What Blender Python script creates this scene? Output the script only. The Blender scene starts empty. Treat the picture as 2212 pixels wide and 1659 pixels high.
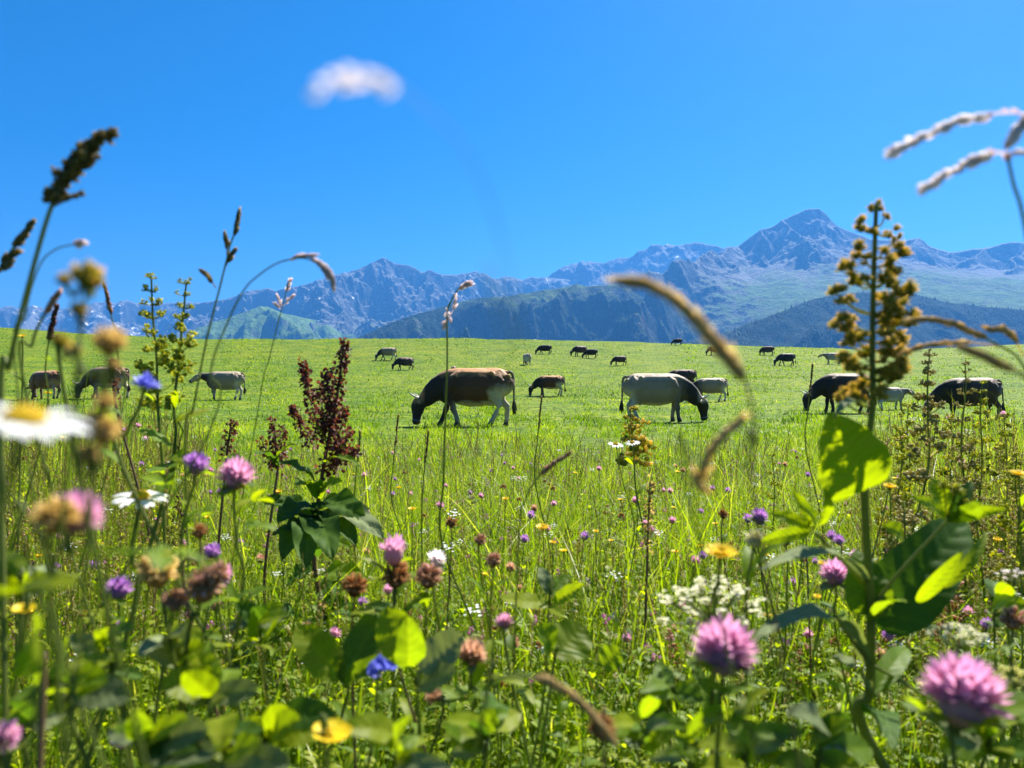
import bpy, math, random
import numpy as np
from mathutils import Vector, Matrix

random.seed(7)
NP = np.random.default_rng(11)
SC = bpy.context.scene
COL = SC.collection
R = math.radians
CAM_Z = 0.6
F = 1659.0                       # focal length in the units used for the picture measurements
CX, CY = 1106.0, 829.5
PITCH = math.atan(39.5 / F)
SUN_EL, SUN_AZ = 52.0, 38.0

# ------------------------------------------------------------------ helpers
def ray(x, y):
    u, v = (x - CX) / F, (CY - y) / F
    c, s = math.cos(PITCH), math.sin(PITCH)
    return Vector((u, c - v * s, s + v * c))

def P(x, y, d):
    return Vector((0, 0, CAM_Z)) + ray(x, y) * d

def tag(o, label=None, cat=None, group=None, kind=None):
    if label: o['label'] = label
    if cat: o['category'] = cat
    if group: o['group'] = group
    if kind: o['kind'] = kind
    return o

def thing(name, label, cat, loc, group=None):
    o = bpy.data.objects.new(name, None)
    o.empty_display_size = 0.05
    COL.objects.link(o)
    o.location = loc
    return tag(o, label, cat, group)

def mesh_np(name, V, faces_flat, sizes, tint=None, smooth=True):
    V = np.asarray(V, dtype=np.float32)
    me = bpy.data.meshes.new(name)
    me.vertices.add(len(V)); me.vertices.foreach_set('co', V.ravel())
    ff = np.asarray(faces_flat, dtype=np.int32)
    sz = np.asarray(sizes, dtype=np.int32)
    me.loops.add(len(ff)); me.loops.foreach_set('vertex_index', ff)
    me.polygons.add(len(sz))
    st = np.zeros(len(sz), dtype=np.int32); st[1:] = np.cumsum(sz)[:-1]
    me.polygons.foreach_set('loop_start', st)
    me.polygons.foreach_set('loop_total', sz)
    if smooth:
        me.polygons.foreach_set('use_smooth', np.ones(len(sz), dtype=bool))
    if tint is not None:
        a = me.attributes.new('tint', 'FLOAT', 'POINT')
        a.data.foreach_set('value', np.asarray(tint, dtype=np.float32))
    me.update(calc_edges=True)
    return me

class MB:
    """collects verts, faces and a pigment value per vertex"""
    def __init__(s): s.v = []; s.f = []; s.t = []
    def add(s, vs, fs, ts):
        o = len(s.v); s.v += vs; s.t += ts
        s.f += [tuple(i + o for i in f) for f in fs]
    def mesh(s, name, origin=Vector((0, 0, 0)), smooth=True):
        V = np.array([tuple(v) for v in s.v], dtype=np.float64) - np.array(tuple(origin))
        ff = [i for f in s.f for i in f]
        return mesh_np(name, V, ff, [len(f) for f in s.f], s.t, smooth)
    def build(s, name, mat, parent=None, origin=None, smooth=True):
        if not s.v: return None
        if origin is None:
            org = parent.location.copy() if parent is not None else Vector((0, 0, 0))
            if parent is not None and parent.parent is not None: org = parent.parent.location.copy()
        else: org = origin
        me = s.mesh(name, org, smooth)
        me.materials.append(mat)
        o = bpy.data.objects.new(name, me)
        COL.objects.link(o)
        if parent is not None: o.parent = parent
        else: o.location = org
        return o

def copy_tree(o, parent=None):
    c = o.copy(); COL.objects.link(c); c.parent = parent
    for ch in list(o.children): copy_tree(ch, c)
    return c

def catmull(pts, n=6):
    pts = [Vector(p) for p in pts]
    if len(pts) < 3:
        return [pts[0].lerp(pts[-1], i / n) for i in range(n + 1)]
    ext = [pts[0] * 2 - pts[1]] + pts + [pts[-1] * 2 - pts[-2]]
    out = []
    for i in range(1, len(ext) - 2):
        p0, p1, p2, p3 = ext[i - 1:i + 3]
        for k in range(n):
            t = k / n
            out.append(0.5 * ((2 * p1) + (p2 - p0) * t + (2 * p0 - 5 * p1 + 4 * p2 - p3) * t * t + (3 * p1 - p0 - 3 * p2 + p3) * t ** 3))
    out.append(pts[-1])
    return out

def frame(t, hint=Vector((0, 0, 1))):
    t = t.normalized()
    if abs(t.dot(hint)) > 0.95: hint = Vector((1, 0.2, 0))
    a = t.cross(hint).normalized()
    return a, a.cross(t).normalized()

def tube(mb, pts, r0, r1=None, seg=6, tint=0.5, cap=True):
    r1 = r0 if r1 is None else r1
    n = len(pts); vs = []; fs = []; ts = []
    a, b = frame(pts[1] - pts[0])
    for i, p in enumerate(pts):
        t = (pts[min(i + 1, n - 1)] - pts[max(i - 1, 0)])
        if t.length < 1e-9: t = Vector((0, 0, 1))
        t.normalize()
        a = (a - t * a.dot(t)).normalized(); b = t.cross(a)
        r = r0 + (r1 - r0) * i / (n - 1)
        for k in range(seg):
            an = 2 * math.pi * k / seg
            vs.append(p + a * (r * math.cos(an)) + b * (r * math.sin(an))); ts.append(tint + 0.06 * math.sin(i * 1.7 + k))
    for i in range(n - 1):
        for k in range(seg):
            k2 = (k + 1) % seg
            fs.append((i * seg + k, i * seg + k2, (i + 1) * seg + k2, (i + 1) * seg + k))
    if cap:
        fs.append(tuple(range((n - 1) * seg, n * seg)))
        fs.append(tuple(reversed(range(seg))))
    mb.add(vs, fs, ts)

PROF = {
    'ovate': lambda s: 1.75 * (s ** 0.55) * max(0, 1 - s) ** 0.75,
    'lance': lambda s: 1.9 * (s ** 0.7) * max(0, 1 - s) ** 0.95,
    'oval': lambda s: math.sin(math.pi * min(1, max(0, s))) ** 0.6,
    'heart': lambda s: min(1.0, 0.62 + 2.2 * s) * max(0, 1 - s ** 2.3) ** 0.8 if s > 0.001 else 0.42,
    'linear': lambda s: min(1, 0.5 + s * 4) * max(0, 1 - s) ** 0.55,
    'petal': lambda s: min(1, 0.35 + 1.3 * s) * max(0, 1 - s ** 5) ** 0.6,
}

def leaf(mb, base, tip, nrm, W, bend=0.12, fold=0.15, n=8, prof='ovate', wave=0.0, tint=0.5, var=0.05, m=2, ragged=0.0, veins=0):
    ax = tip - base; L = ax.length
    if L < 1e-6: return
    a = ax / L
    side = a.cross(nrm)
    if side.length < 1e-4: side = a.cross(Vector((0.3, 0.7, 0.2)))
    side.normalize(); up = side.cross(a)
    vs = []; fs = []; ts = []
    ph = random.random() * 6
    cols = 2 * m + 1
    for i in range(n + 1):
        s = i / n
        w = PROF[prof](s) * W / 2
        c = base + ax * s + up * (bend * L * 4 * s * (1 - s))
        rg = 1 + ragged * (random.random() - 0.5)
        for j in range(-m, m + 1):
            q = j / m
            e = abs(q)
            vn = 0.0
            if veins:
                fr = (s * veins - e * 1.15) % 1.0
                vn = max(0.0, 1 - abs(fr - .5) * 5.5) * (1 - .55 * e)
            vs.append(c + side * (w * q * rg) + up * (fold * e * w + wave * math.sin(s * 17 + ph + q * 2) * w * e - .035 * vn * W))
            ts.append(tint + (0.16 if j == 0 else 0) + .16 * vn + var * (random.random() - 0.5) * 2)
    for i in range(n):
        for j in range(cols - 1):
            k = i * cols + j
            fs.append((k, k + 1, k + cols + 1, k + cols))
    mb.add(vs, fs, ts)

def spindle(mb, a, b, w, t0=0.3, t1=0.7, seg=4, bulge=0.4):
    ax = b - a
    if ax.length < 1e-7: return
    s1, s2 = frame(ax)
    vs = [a]; ts = [t0]
    for q, ww in ((bulge, 1.0), (min(0.9, bulge + 0.3), 0.8)):
        for k in range(seg):
            an = 2 * math.pi * k / seg
            vs.append(a + ax * q + (s1 * math.cos(an) + s2 * math.sin(an)) * (w * 0.5 * ww)); ts.append(t0 + (t1 - t0) * q)
    vs.append(b); ts.append(t1)
    fs = []
    for k in range(seg):
        k2 = (k + 1) % seg
        fs += [(0, 1 + k2, 1 + k), (1 + k, 1 + k2, 1 + seg + k2, 1 + seg + k), (1 + seg + k, 1 + seg + k2, 1 + 2 * seg)]
    mb.add(vs, fs, ts)

def blob(mb, c, r, tint=0.5, squash=1.0, ax=Vector((0, 0, 1)), seg=8, rings=5, t_top=None):
    s1, s2 = frame(ax); ax = ax.normalized()
    t_top = tint if t_top is None else t_top
    vs = []; ts = []; fs = []
    for i in range(rings + 1):
        ph = math.pi * i / rings
        for k in range(seg):
            an = 2 * math.pi * k / seg
            vs.append(c + ax * (-math.cos(ph) * r * squash) + (s1 * math.cos(an) + s2 * math.sin(an)) * (max(1e-5, math.sin(ph)) * r))
            ts.append(tint + (t_top - tint) * i / rings)
    for i in range(rings):
        for k in range(seg):
            k2 = (k + 1) % seg
            fs.append((i * seg + k, i * seg + k2, (i + 1) * seg + k2, (i + 1) * seg + k))
    mb.add(vs, fs, ts)

def rdir(zmin=-1.0):
    while True:
        v = Vector((random.gauss(0, 1), random.gauss(0, 1), random.gauss(0, 1)))
        if v.length > 1e-3:
            v.normalize()
            if v.z >= zmin: return v

# ------------------------------------------------------------------ numpy noise
def _h(ix, iy, seed):
    n = (ix.astype(np.int64) * 374761393 + iy.astype(np.int64) * 668265263 + seed * 1442695041) & 0xFFFFFFFF
    n = ((n ^ (n >> 13)) * 1274126177) & 0xFFFFFFFF
    n = n ^ (n >> 16)
    return (n & 0xFFFF).astype(np.float64) / 65535.0 * 2 * np.pi

def perlin(x, y, seed=0):
    x0, y0 = np.floor(x), np.floor(y)
    fx, fy = x - x0, y - y0
    u = fx ** 3 * (fx * (fx * 6 - 15) + 10); v = fy ** 3 * (fy * (fy * 6 - 15) + 10)
    def g(ix, iy, dx, dy):
        a = _h(ix, iy, seed); return np.cos(a) * dx + np.sin(a) * dy
    a = g(x0, y0, fx, fy); b = g(x0 + 1, y0, fx - 1, fy)
    c = g(x0, y0 + 1, fx, fy - 1); d = g(x0 + 1, y0 + 1, fx - 1, fy - 1)
    return ((a * (1 - u) + b * u) * (1 - v) + (c * (1 - u) + d * u) * v) * 1.4

def fbm(x, y, o=5, seed=0):
    s = 0; a = 1; f = 1
    for i in range(o):
        s = s + a * perlin(x * f, y * f, seed + i * 17); a *= 0.5; f *= 2.03
    return s

def ridged(x, y, o=6, seed=0, gain=0.5):
    s = 0; a = 1; f = 1; w = 1
    for i in range(o):
        r = (1 - np.abs(perlin(x * f, y * f, seed + i * 31))) ** 2
        s = s + a * r * w; w = np.clip(r * 1.4, 0, 1); a *= gain; f *= 2.07
    return s

def sstep(a, b, x):
    t = np.clip((x - a) / (b - a), 0, 1); return t * t * (3 - 2 * t)

# ------------------------------------------------------------------ terrain
_py = np.array([-400, -50, 0, 8, 14, 18, 22.5, 29, 37, 44, 60, 78, 86, 92, 106, 120, 132, 140, 146, 152, 158, 166, 180, 220, 320, 600, 1500, 20000.])
_pz = np.array([-2, -0.3, 0, 0, 0.02, 0.03, 0.08, 0.30, 0.66, 1.0, 2.25, 3.85, 4.7, 5.4, 7.15, 9.0, 10.5, 11.45, 12.0, 12.35, 12.5, 12.3, 11, 0, -60, -180, -300, -300.])
_gy = np.concatenate([np.arange(-400, 700, 1.0)])
_gz = np.interp(_gy, _py, _pz)
_k = np.exp(-0.5 * (np.arange(-15, 16) / 5.0) ** 2); _k /= _k.sum()
_gz = np.convolve(np.pad(_gz, 15, mode='edge'), _k, mode='valid')
_rx = np.array([-900, 0, 200, 450, 700, 1000, 1380, 1536, 1800, 1850, 1900, 2040, 2212, 3200.])
_ry = np.array([700, 706, 721, 732, 731, 730, 738, 744, 752, 755, 756, 751, 743, 735.])
def terrain(x, y):
    x = np.asarray(x, float); y = np.asarray(y, float)
    z = np.where(y < 690, np.interp(y, _gy, _gz), np.interp(y, _py, _pz))
    xi = CX + F * x / np.maximum(y, 5.0)
    yr = np.interp(xi, _rx, _ry)
    w = sstep(45, 140, y) * (1 - sstep(170, 320, y))
    z = z + (739.0 - yr) / F * y * w
    z = z + 0.05 * perlin(x / 3.1, y / 3.1, 5) * sstep(3, 10, np.abs(y) + np.abs(x)) + 0.20 * perlin(x / 11.0, y / 11.0, 9) * sstep(12, 40, y) + 0.06 * perlin(x / 2.3, y / 3.0, 19) * sstep(12, 40, y)
    return z
def tz(x, y): return float(terrain(np.array([x]), np.array([y]))[0])

def ground_hit(px, py):
    r = ray(px, py); d = 2.0
    while d < 400:
        p = Vector((0, 0, CAM_Z)) + r * d
        if p.z <= tz(p.x, p.y): return p, d
        d *= 1.004
    return None, None

# ------------------------------------------------------------------ materials
def new_mat(name):
    m = bpy.data.materials.new(name); m.use_nodes = True
    nt = m.node_tree; nt.nodes.clear()
    return m, nt

def N(nt, t, **kw):
    n = nt.nodes.new(t)
    for k, v in kw.items(): setattr(n, k, v)
    return n

def ramp(nt, stops, fac=None):
    n = N(nt, 'ShaderNodeValToRGB')
    e = n.color_ramp.elements
    while len(e) > 1: e.remove(e[-1])
    e[0].position = stops[0][0]; e[0].color = (*stops[0][1], 1)
    for p, c in stops[1:]:
        q = e.new(p); q.color = (*c, 1)
    if fac is not None: nt.links.new(fac, n.inputs[0])
    return n

def plant_mat(name, stops, trans=0.4, tmul=(1.35, 1.3, 0.5), rough=0.5, noise=0.0, nscale=60.0, spec=0.3):
    m, nt = new_mat(name); L = nt.links.new
    at = N(nt, 'ShaderNodeAttribute', attribute_name='tint')
    fac = at.outputs['Fac']
    if noise:
        tc = N(nt, 'ShaderNodeTexCoord')
        nz = N(nt, 'ShaderNodeTexNoise'); nz.inputs['Scale'].default_value = nscale; nz.inputs['Detail'].default_value = 4
        L(tc.outputs['Object'], nz.inputs['Vector'])
        ma = N(nt, 'ShaderNodeMath', operation='MULTIPLY_ADD'); ma.inputs[1].default_value = noise; 
        L(nz.outputs[0], ma.inputs[0])
        sub = N(nt, 'ShaderNodeMath', operation='SUBTRACT'); L(fac, sub.inputs[0]); sub.inputs[1].default_value = noise * 0.5
        L(sub.outputs[0], ma.inputs[2]); fac = ma.outputs[0]
    rp = ramp(nt, stops, fac)
    pb = N(nt, 'ShaderNodeBsdfPrincipled'); pb.inputs['Roughness'].default_value = rough
    pb.inputs['Specular IOR Level'].default_value = spec
    L(rp.outputs[0], pb.inputs['Base Color'])
    out = N(nt, 'ShaderNodeOutputMaterial')
    if trans > 0:
        tr = N(nt, 'ShaderNodeBsdfTranslucent')
        mu = N(nt, 'ShaderNodeMix', data_type='RGBA', blend_type='MULTIPLY'); mu.inputs[0].default_value = 1
        L(rp.outputs[0], mu.inputs[6]); mu.inputs[7].default_value = (*tmul, 1)
        L(mu.outputs[2], tr.inputs[0])
        mx = N(nt, 'ShaderNodeMixShader'); mx.inputs[0].default_value = trans
        L(pb.outputs[0], mx.inputs[1]); L(tr.outputs[0], mx.inputs[2]); L(mx.outputs[0], out.inputs[0])
    else:
        L(pb.outputs[0], out.inputs[0])
    return m

GT = (1.85, 2.0, 0.3)
M = {}
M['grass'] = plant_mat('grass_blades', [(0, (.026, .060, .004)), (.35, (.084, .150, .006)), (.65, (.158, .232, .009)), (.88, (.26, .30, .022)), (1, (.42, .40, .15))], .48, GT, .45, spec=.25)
M['leaf'] = plant_mat('green_leaf', [(0, (.040, .075, .006)), (.5, (.11, .185, .012)), (1, (.22, .30, .025))], .55, (2.9, 2.5, .3), .55, .25, 90, spec=.2)
M['leaf_lime'] = plant_mat('lime_leaf', [(0, (.08, .13, .008)), (.5, (.20, .25, .010)), (1, (.28, .31, .02))], .58, (1.95, 2.05, .22), .5, .2, 70, spec=.2)
M['leaf_dark'] = plant_mat('dark_leaf', [(0, (.022, .055, .010)), (.5, (.055, .115, .016)), (1, (.14, .22, .035))], .46, (1.8, 1.8, .4), .6, .25, 80, spec=.1)
M['leaf_grey'] = plant_mat('grey_green_leaf', [(0, (.08, .11, .05)), (.5, (.17, .21, .09)), (1, (.30, .33, .18))], .3, (1.4, 1.4, .5), .75, .3, 90, spec=.12)
M['stem'] = plant_mat('green_stem', [(0, (.07, .09, .02)), (.5, (.14, .17, .035)), (1, (.24, .25, .07))], .45, GT, .5, .2, 120)
M['stem_brown'] = plant_mat('brown_stem', [(0, (.07, .035, .02)), (.5, (.13, .07, .035)), (1, (.22, .14, .07))], .08, (1.2, 1.1, .8), .6, .2, 120)
M['pink'] = plant_mat('clover_pink', [(0, (.30, .16, .10)), (.35, (.70, .44, .48)), (.7, (.76, .40, .58)), (1, (.84, .58, .74))], .48, (1.1, .9, 1.05), .6)
M['purple'] = plant_mat('clover_purple', [(0, (.24, .15, .12)), (.35, (.55, .32, .56)), (.7, (.50, .24, .60)), (1, (.58, .38, .76))], .4, (1.1, .9, 1.1), .6)
M['fade'] = plant_mat('clover_faded', [(0, (.20, .10, .035)), (.4, (.48, .27, .12)), (.75, (.70, .43, .30)), (1, (.78, .48, .52))], .45, (1.1, 1, .9), .7)
M['brown'] = plant_mat('withered_brown', [(0, (.05, .025, .012)), (.4, (.36, .18, .05)), (.8, (.60, .34, .12)), (1, (.72, .48, .22))], .5, (1.2, 1.05, .7), .7)
M['tan'] = plant_mat('dry_tan', [(0, (.24, .17, .06)), (.5, (.58, .47, .24)), (1, (.82, .72, .48))], .72, (1.5, 1.42, 1.15), .6)
M['pale'] = plant_mat('pale_seed', [(0, (.60, .50, .48)), (.5, (.78, .70, .70)), (1, (.90, .88, .88))], .74, (1.35, 1.3, 1.25), .55)
M['dark_seed'] = plant_mat('dark_seed', [(0, (.09, .095, .03)), (.5, (.32, .28, .11)), (1, (.62, .52, .30))], .7, (1.4, 1.2, .6), .6)
M['dock'] = plant_mat('dock_red', [(0, (.035, .011, .009)), (.5, (.11, .038, .028)), (1, (.26, .11, .07))], .38, (1.4, .9, .7), .6)
M['white'] = plant_mat('white_petal', [(0, (.62, .64, .52)), (.5, (.80, .80, .78)), (1, (.86, .86, .86))], .3, (1, 1, .95), .6)
M['yellow'] = plant_mat('yellow_petal', [(0, (.60, .34, .005)), (.5, (.84, .60, .008)), (1, (.90, .74, .03))], .35, (1.1, 1.0, .6), .5)
M['cream'] = plant_mat('cream_floret', [(0, (.40, .42, .14)), (.5, (.70, .68, .40)), (1, (.86, .84, .70))], .45, (1.1, 1.05, .8), .6)
M['blue'] = plant_mat('blue_petal', [(0, (.22, .24, .50)), (.5, (.15, .17, .62)), (1, (.30, .32, .75))], .4, (1, 1, 1.15), .5)
M['bud'] = plant_mat('green_bud', [(0, (.08, .11, .012)), (.5, (.26, .30, .04)), (.8, (.46, .48, .10)), (1, (.62, .60, .28))], .66, (2.2, 2.0, .8), .5)
M['fluff'] = plant_mat('orange_tipped_bur', [(0, (.08, .11, .012)), (.4, (.26, .30, .045)), (.7, (.50, .46, .12)), (1, (.84, .64, .38))], .68, (1.9, 1.6, 1.0), .6)
M['straw'] = plant_mat('straw_green', [(0, (.16, .17, .05)), (.5, (.36, .34, .12)), (1, (.62, .55, .30))], .55, (1.3, 1.2, .7), .6)
M['small_white'] = M['white']

# ------------------------------------------------------------------ camera, light, sky, air
cam = bpy.data.cameras.new('camera'); cam.sensor_width = 36; cam.lens = 36 * F / 2212.0
cam.clip_start = 0.01; cam.clip_end = 60000
cam.dof.use_dof = True; cam.dof.focus_distance = 9.0; cam.dof.aperture_fstop = cam.lens / 3.1
co = bpy.data.objects.new('camera', cam); COL.objects.link(co)
co.location = (0, 0, CAM_Z); co.rotation_euler = (math.pi / 2 + PITCH, 0, 0)
SC.camera = co

SUN = Vector((math.sin(R(SUN_AZ)) * math.cos(R(SUN_EL)), math.cos(R(SUN_AZ)) * math.cos(R(SUN_EL)), math.sin(R(SUN_EL))))
sl = bpy.data.lights.new('sun', 'SUN'); sl.energy = 5.0; sl.angle = R(0.5); sl.color = (1.0, 0.95, 0.85)
so = bpy.data.objects.new('sun', sl); COL.objects.link(so)
so.rotation_euler = (-SUN).to_track_quat('-Z', 'Y').to_euler()

w = bpy.data.worlds.new('World'); SC.world = w; w.use_nodes = True
nt = w.node_tree; nt.nodes.clear()
sky = N(nt, 'ShaderNodeTexSky', sky_type='NISHITA'); sky.sun_disc = False
sky.sun_elevation = R(SUN_EL); sky.sun_rotation = R(SUN_AZ)
sky.altitude = 3500; sky.air_density = 1.2; sky.dust_density = 5.0; sky.ozone_density = 4.0
hs = N(nt, 'ShaderNodeHueSaturation'); hs.inputs['Saturation'].default_value = 1.44
bg = N(nt, 'ShaderNodeBackground'); bg.inputs[1].default_value = 0.05
wo = N(nt, 'ShaderNodeOutputWorld')
nt.links.new(sky.outputs[0], hs.inputs['Color']); nt.links.new(hs.outputs[0], bg.inputs[0]); nt.links.new(bg.outputs[0], wo.inputs[0])

SC.view_settings.view_transform = 'Standard'; SC.view_settings.look = 'None'
SC.view_settings.exposure = 1.6; SC.view_settings.gamma = 1.0
SC.render.engine = 'CYCLES'
cy = SC.cycles
cy.max_bounces = 6; cy.diffuse_bounces = 3; cy.glossy_bounces = 2; cy.transmission_bounces = 4; cy.volume_bounces = 0
cy.transparent_max_bounces = 8; cy.caustics_reflective = False; cy.caustics_refractive = False
cy.use_denoising = True; cy.sample_clamp_indirect = 6.0

HAZE_DENS = 7.5e-5
def build_haze():
    me = bpy.data.meshes.new('haze')
    x, y0, y1, z0, z1 = 11600, -600, 11600, -420, 1640
    v = [(-x, y0, z0), (x, y0, z0), (x, y1, z0), (-x, y1, z0), (-x, y0, z1), (x, y0, z1), (x, y1, z1), (-x, y1, z1)]
    f = [(3, 2, 1, 0), (4, 5, 6, 7), (0, 1, 5, 4), (1, 2, 6, 5), (2, 3, 7, 6), (3, 0, 4, 7)]
    me.from_pydata(v, [], f)
    m, nt = new_mat('haze_air')
    pv = N(nt, 'ShaderNodeVolumePrincipled')
    pv.inputs['Color'].default_value = (0.08, 0.34, 0.90, 1)
    pv.inputs['Density'].default_value = HAZE_DENS
    pv.inputs['Density Attribute'].default_value = ''
    pv.inputs['Temperature Attribute'].default_value = ''
    pv.inputs['Color Attribute'].default_value = ''
    pv.inputs['Anisotropy'].default_value = 0.3
    o = N(nt, 'ShaderNodeOutputMaterial'); nt.links.new(pv.outputs[0], o.inputs['Volume'])
    me.materials.append(m)
    ob = bpy.data.objects.new('haze', me); COL.objects.link(ob)
    tag(ob, kind='stuff', label='thin blue mountain haze filling the valley', cat='haze')
build_haze()

# ------------------------------------------------------------------ ground sheet
def build_ground():
    q = np.linspace(-1, 1, 361)
    xs = np.sinh(q * 8.6) / math.sinh(8.6) * 11300
    ya = np.concatenate([np.linspace(-500, -20, 12), np.linspace(-15, 40, 120), np.linspace(40.7, 200, 200), np.linspace(203, 700, 50), np.geomspace(720, 11400, 40)])
    X, Y = np.meshgrid(xs, ya)
    Z = terrain(X, Y)
    V = np.stack([X, Y, Z], -1).reshape(-1, 3)
    ny, nx = X.shape
    i = np.arange(ny - 1)[:, None] * nx + np.arange(nx - 1)[None]
    Fc = np.stack([i, i + 1, i + nx + 1, i + nx], -1).reshape(-1)
    me = mesh_np('ground', V, Fc, np.full((ny - 1) * (nx - 1), 4))
    m, nt = new_mat('meadow_ground'); L = nt.links.new
    tc = N(nt, 'ShaderNodeTexCoord')
    def nz(s, d=5):
        n = N(nt, 'ShaderNodeTexNoise'); n.inputs['Scale'].default_value = s; n.inputs['Detail'].default_value = d
        L(tc.outputs['Object'], n.inputs['Vector']); return n
    a = nz(0.35, 6); b = nz(4.0, 6); c = nz(0.06, 3)
    r1 = ramp(nt, [(.37, (.032, .062, .004)), (.5, (.096, .148, .006)), (.63, (.165, .208, .010))], b.outputs[0])
    r2 = ramp(nt, [(.36, (.62, .78, .7)), (.52, (1, 1, 1)), (.66, (1.3, 1.12, .9))], a.outputs[0])
    r3 = ramp(nt, [(.35, (.85, .95, .8)), (.65, (1.1, 1.05, 1.1))], c.outputs[0])
    m1 = N(nt, 'ShaderNodeMix', data_type='RGBA', blend_type='MULTIPLY'); m1.inputs[0].default_value = 1
    L(r1.outputs[0], m1.inputs[6]); L(r2.outputs[0], m1.inputs[7])
    m2 = N(nt, 'ShaderNodeMix', data_type='RGBA', blend_type='MULTIPLY'); m2.inputs[0].default_value = 1
    L(m1.outputs[2], m2.inputs[6]); L(r3.outputs[0], m2.inputs[7])
    # near thatch is darkened, painting shade between the uncut blades into the ground; the grazed pasture beyond is clean turf
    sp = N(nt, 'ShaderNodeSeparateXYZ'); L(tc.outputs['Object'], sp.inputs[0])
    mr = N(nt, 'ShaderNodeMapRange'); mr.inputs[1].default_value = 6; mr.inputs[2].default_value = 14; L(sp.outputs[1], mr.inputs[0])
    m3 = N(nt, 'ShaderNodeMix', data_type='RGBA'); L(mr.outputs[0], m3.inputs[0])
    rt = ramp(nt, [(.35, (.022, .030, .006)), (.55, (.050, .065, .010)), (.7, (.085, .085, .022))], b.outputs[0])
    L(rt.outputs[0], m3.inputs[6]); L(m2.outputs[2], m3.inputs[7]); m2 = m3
    pb = N(nt, 'ShaderNodeBsdfPrincipled'); pb.inputs['Roughness'].default_value = 0.85; pb.inputs['Specular IOR Level'].default_value = 0.1
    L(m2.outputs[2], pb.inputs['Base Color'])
    bp = N(nt, 'ShaderNodeBump'); bp.inputs['Strength'].default_value = 0.8; bp.inputs['Distance'].default_value = 0.12
    L(b.outputs[0], bp.inputs['Height']); L(bp.outputs[0], pb.inputs['Normal'])
    o = N(nt, 'ShaderNodeOutputMaterial'); L(pb.outputs[0], o.inputs[0])
    me.materials.append(m)
    ob = bpy.data.objects.new('ground', me); COL.objects.link(ob); tag(ob, kind='structure')
build_ground()

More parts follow.
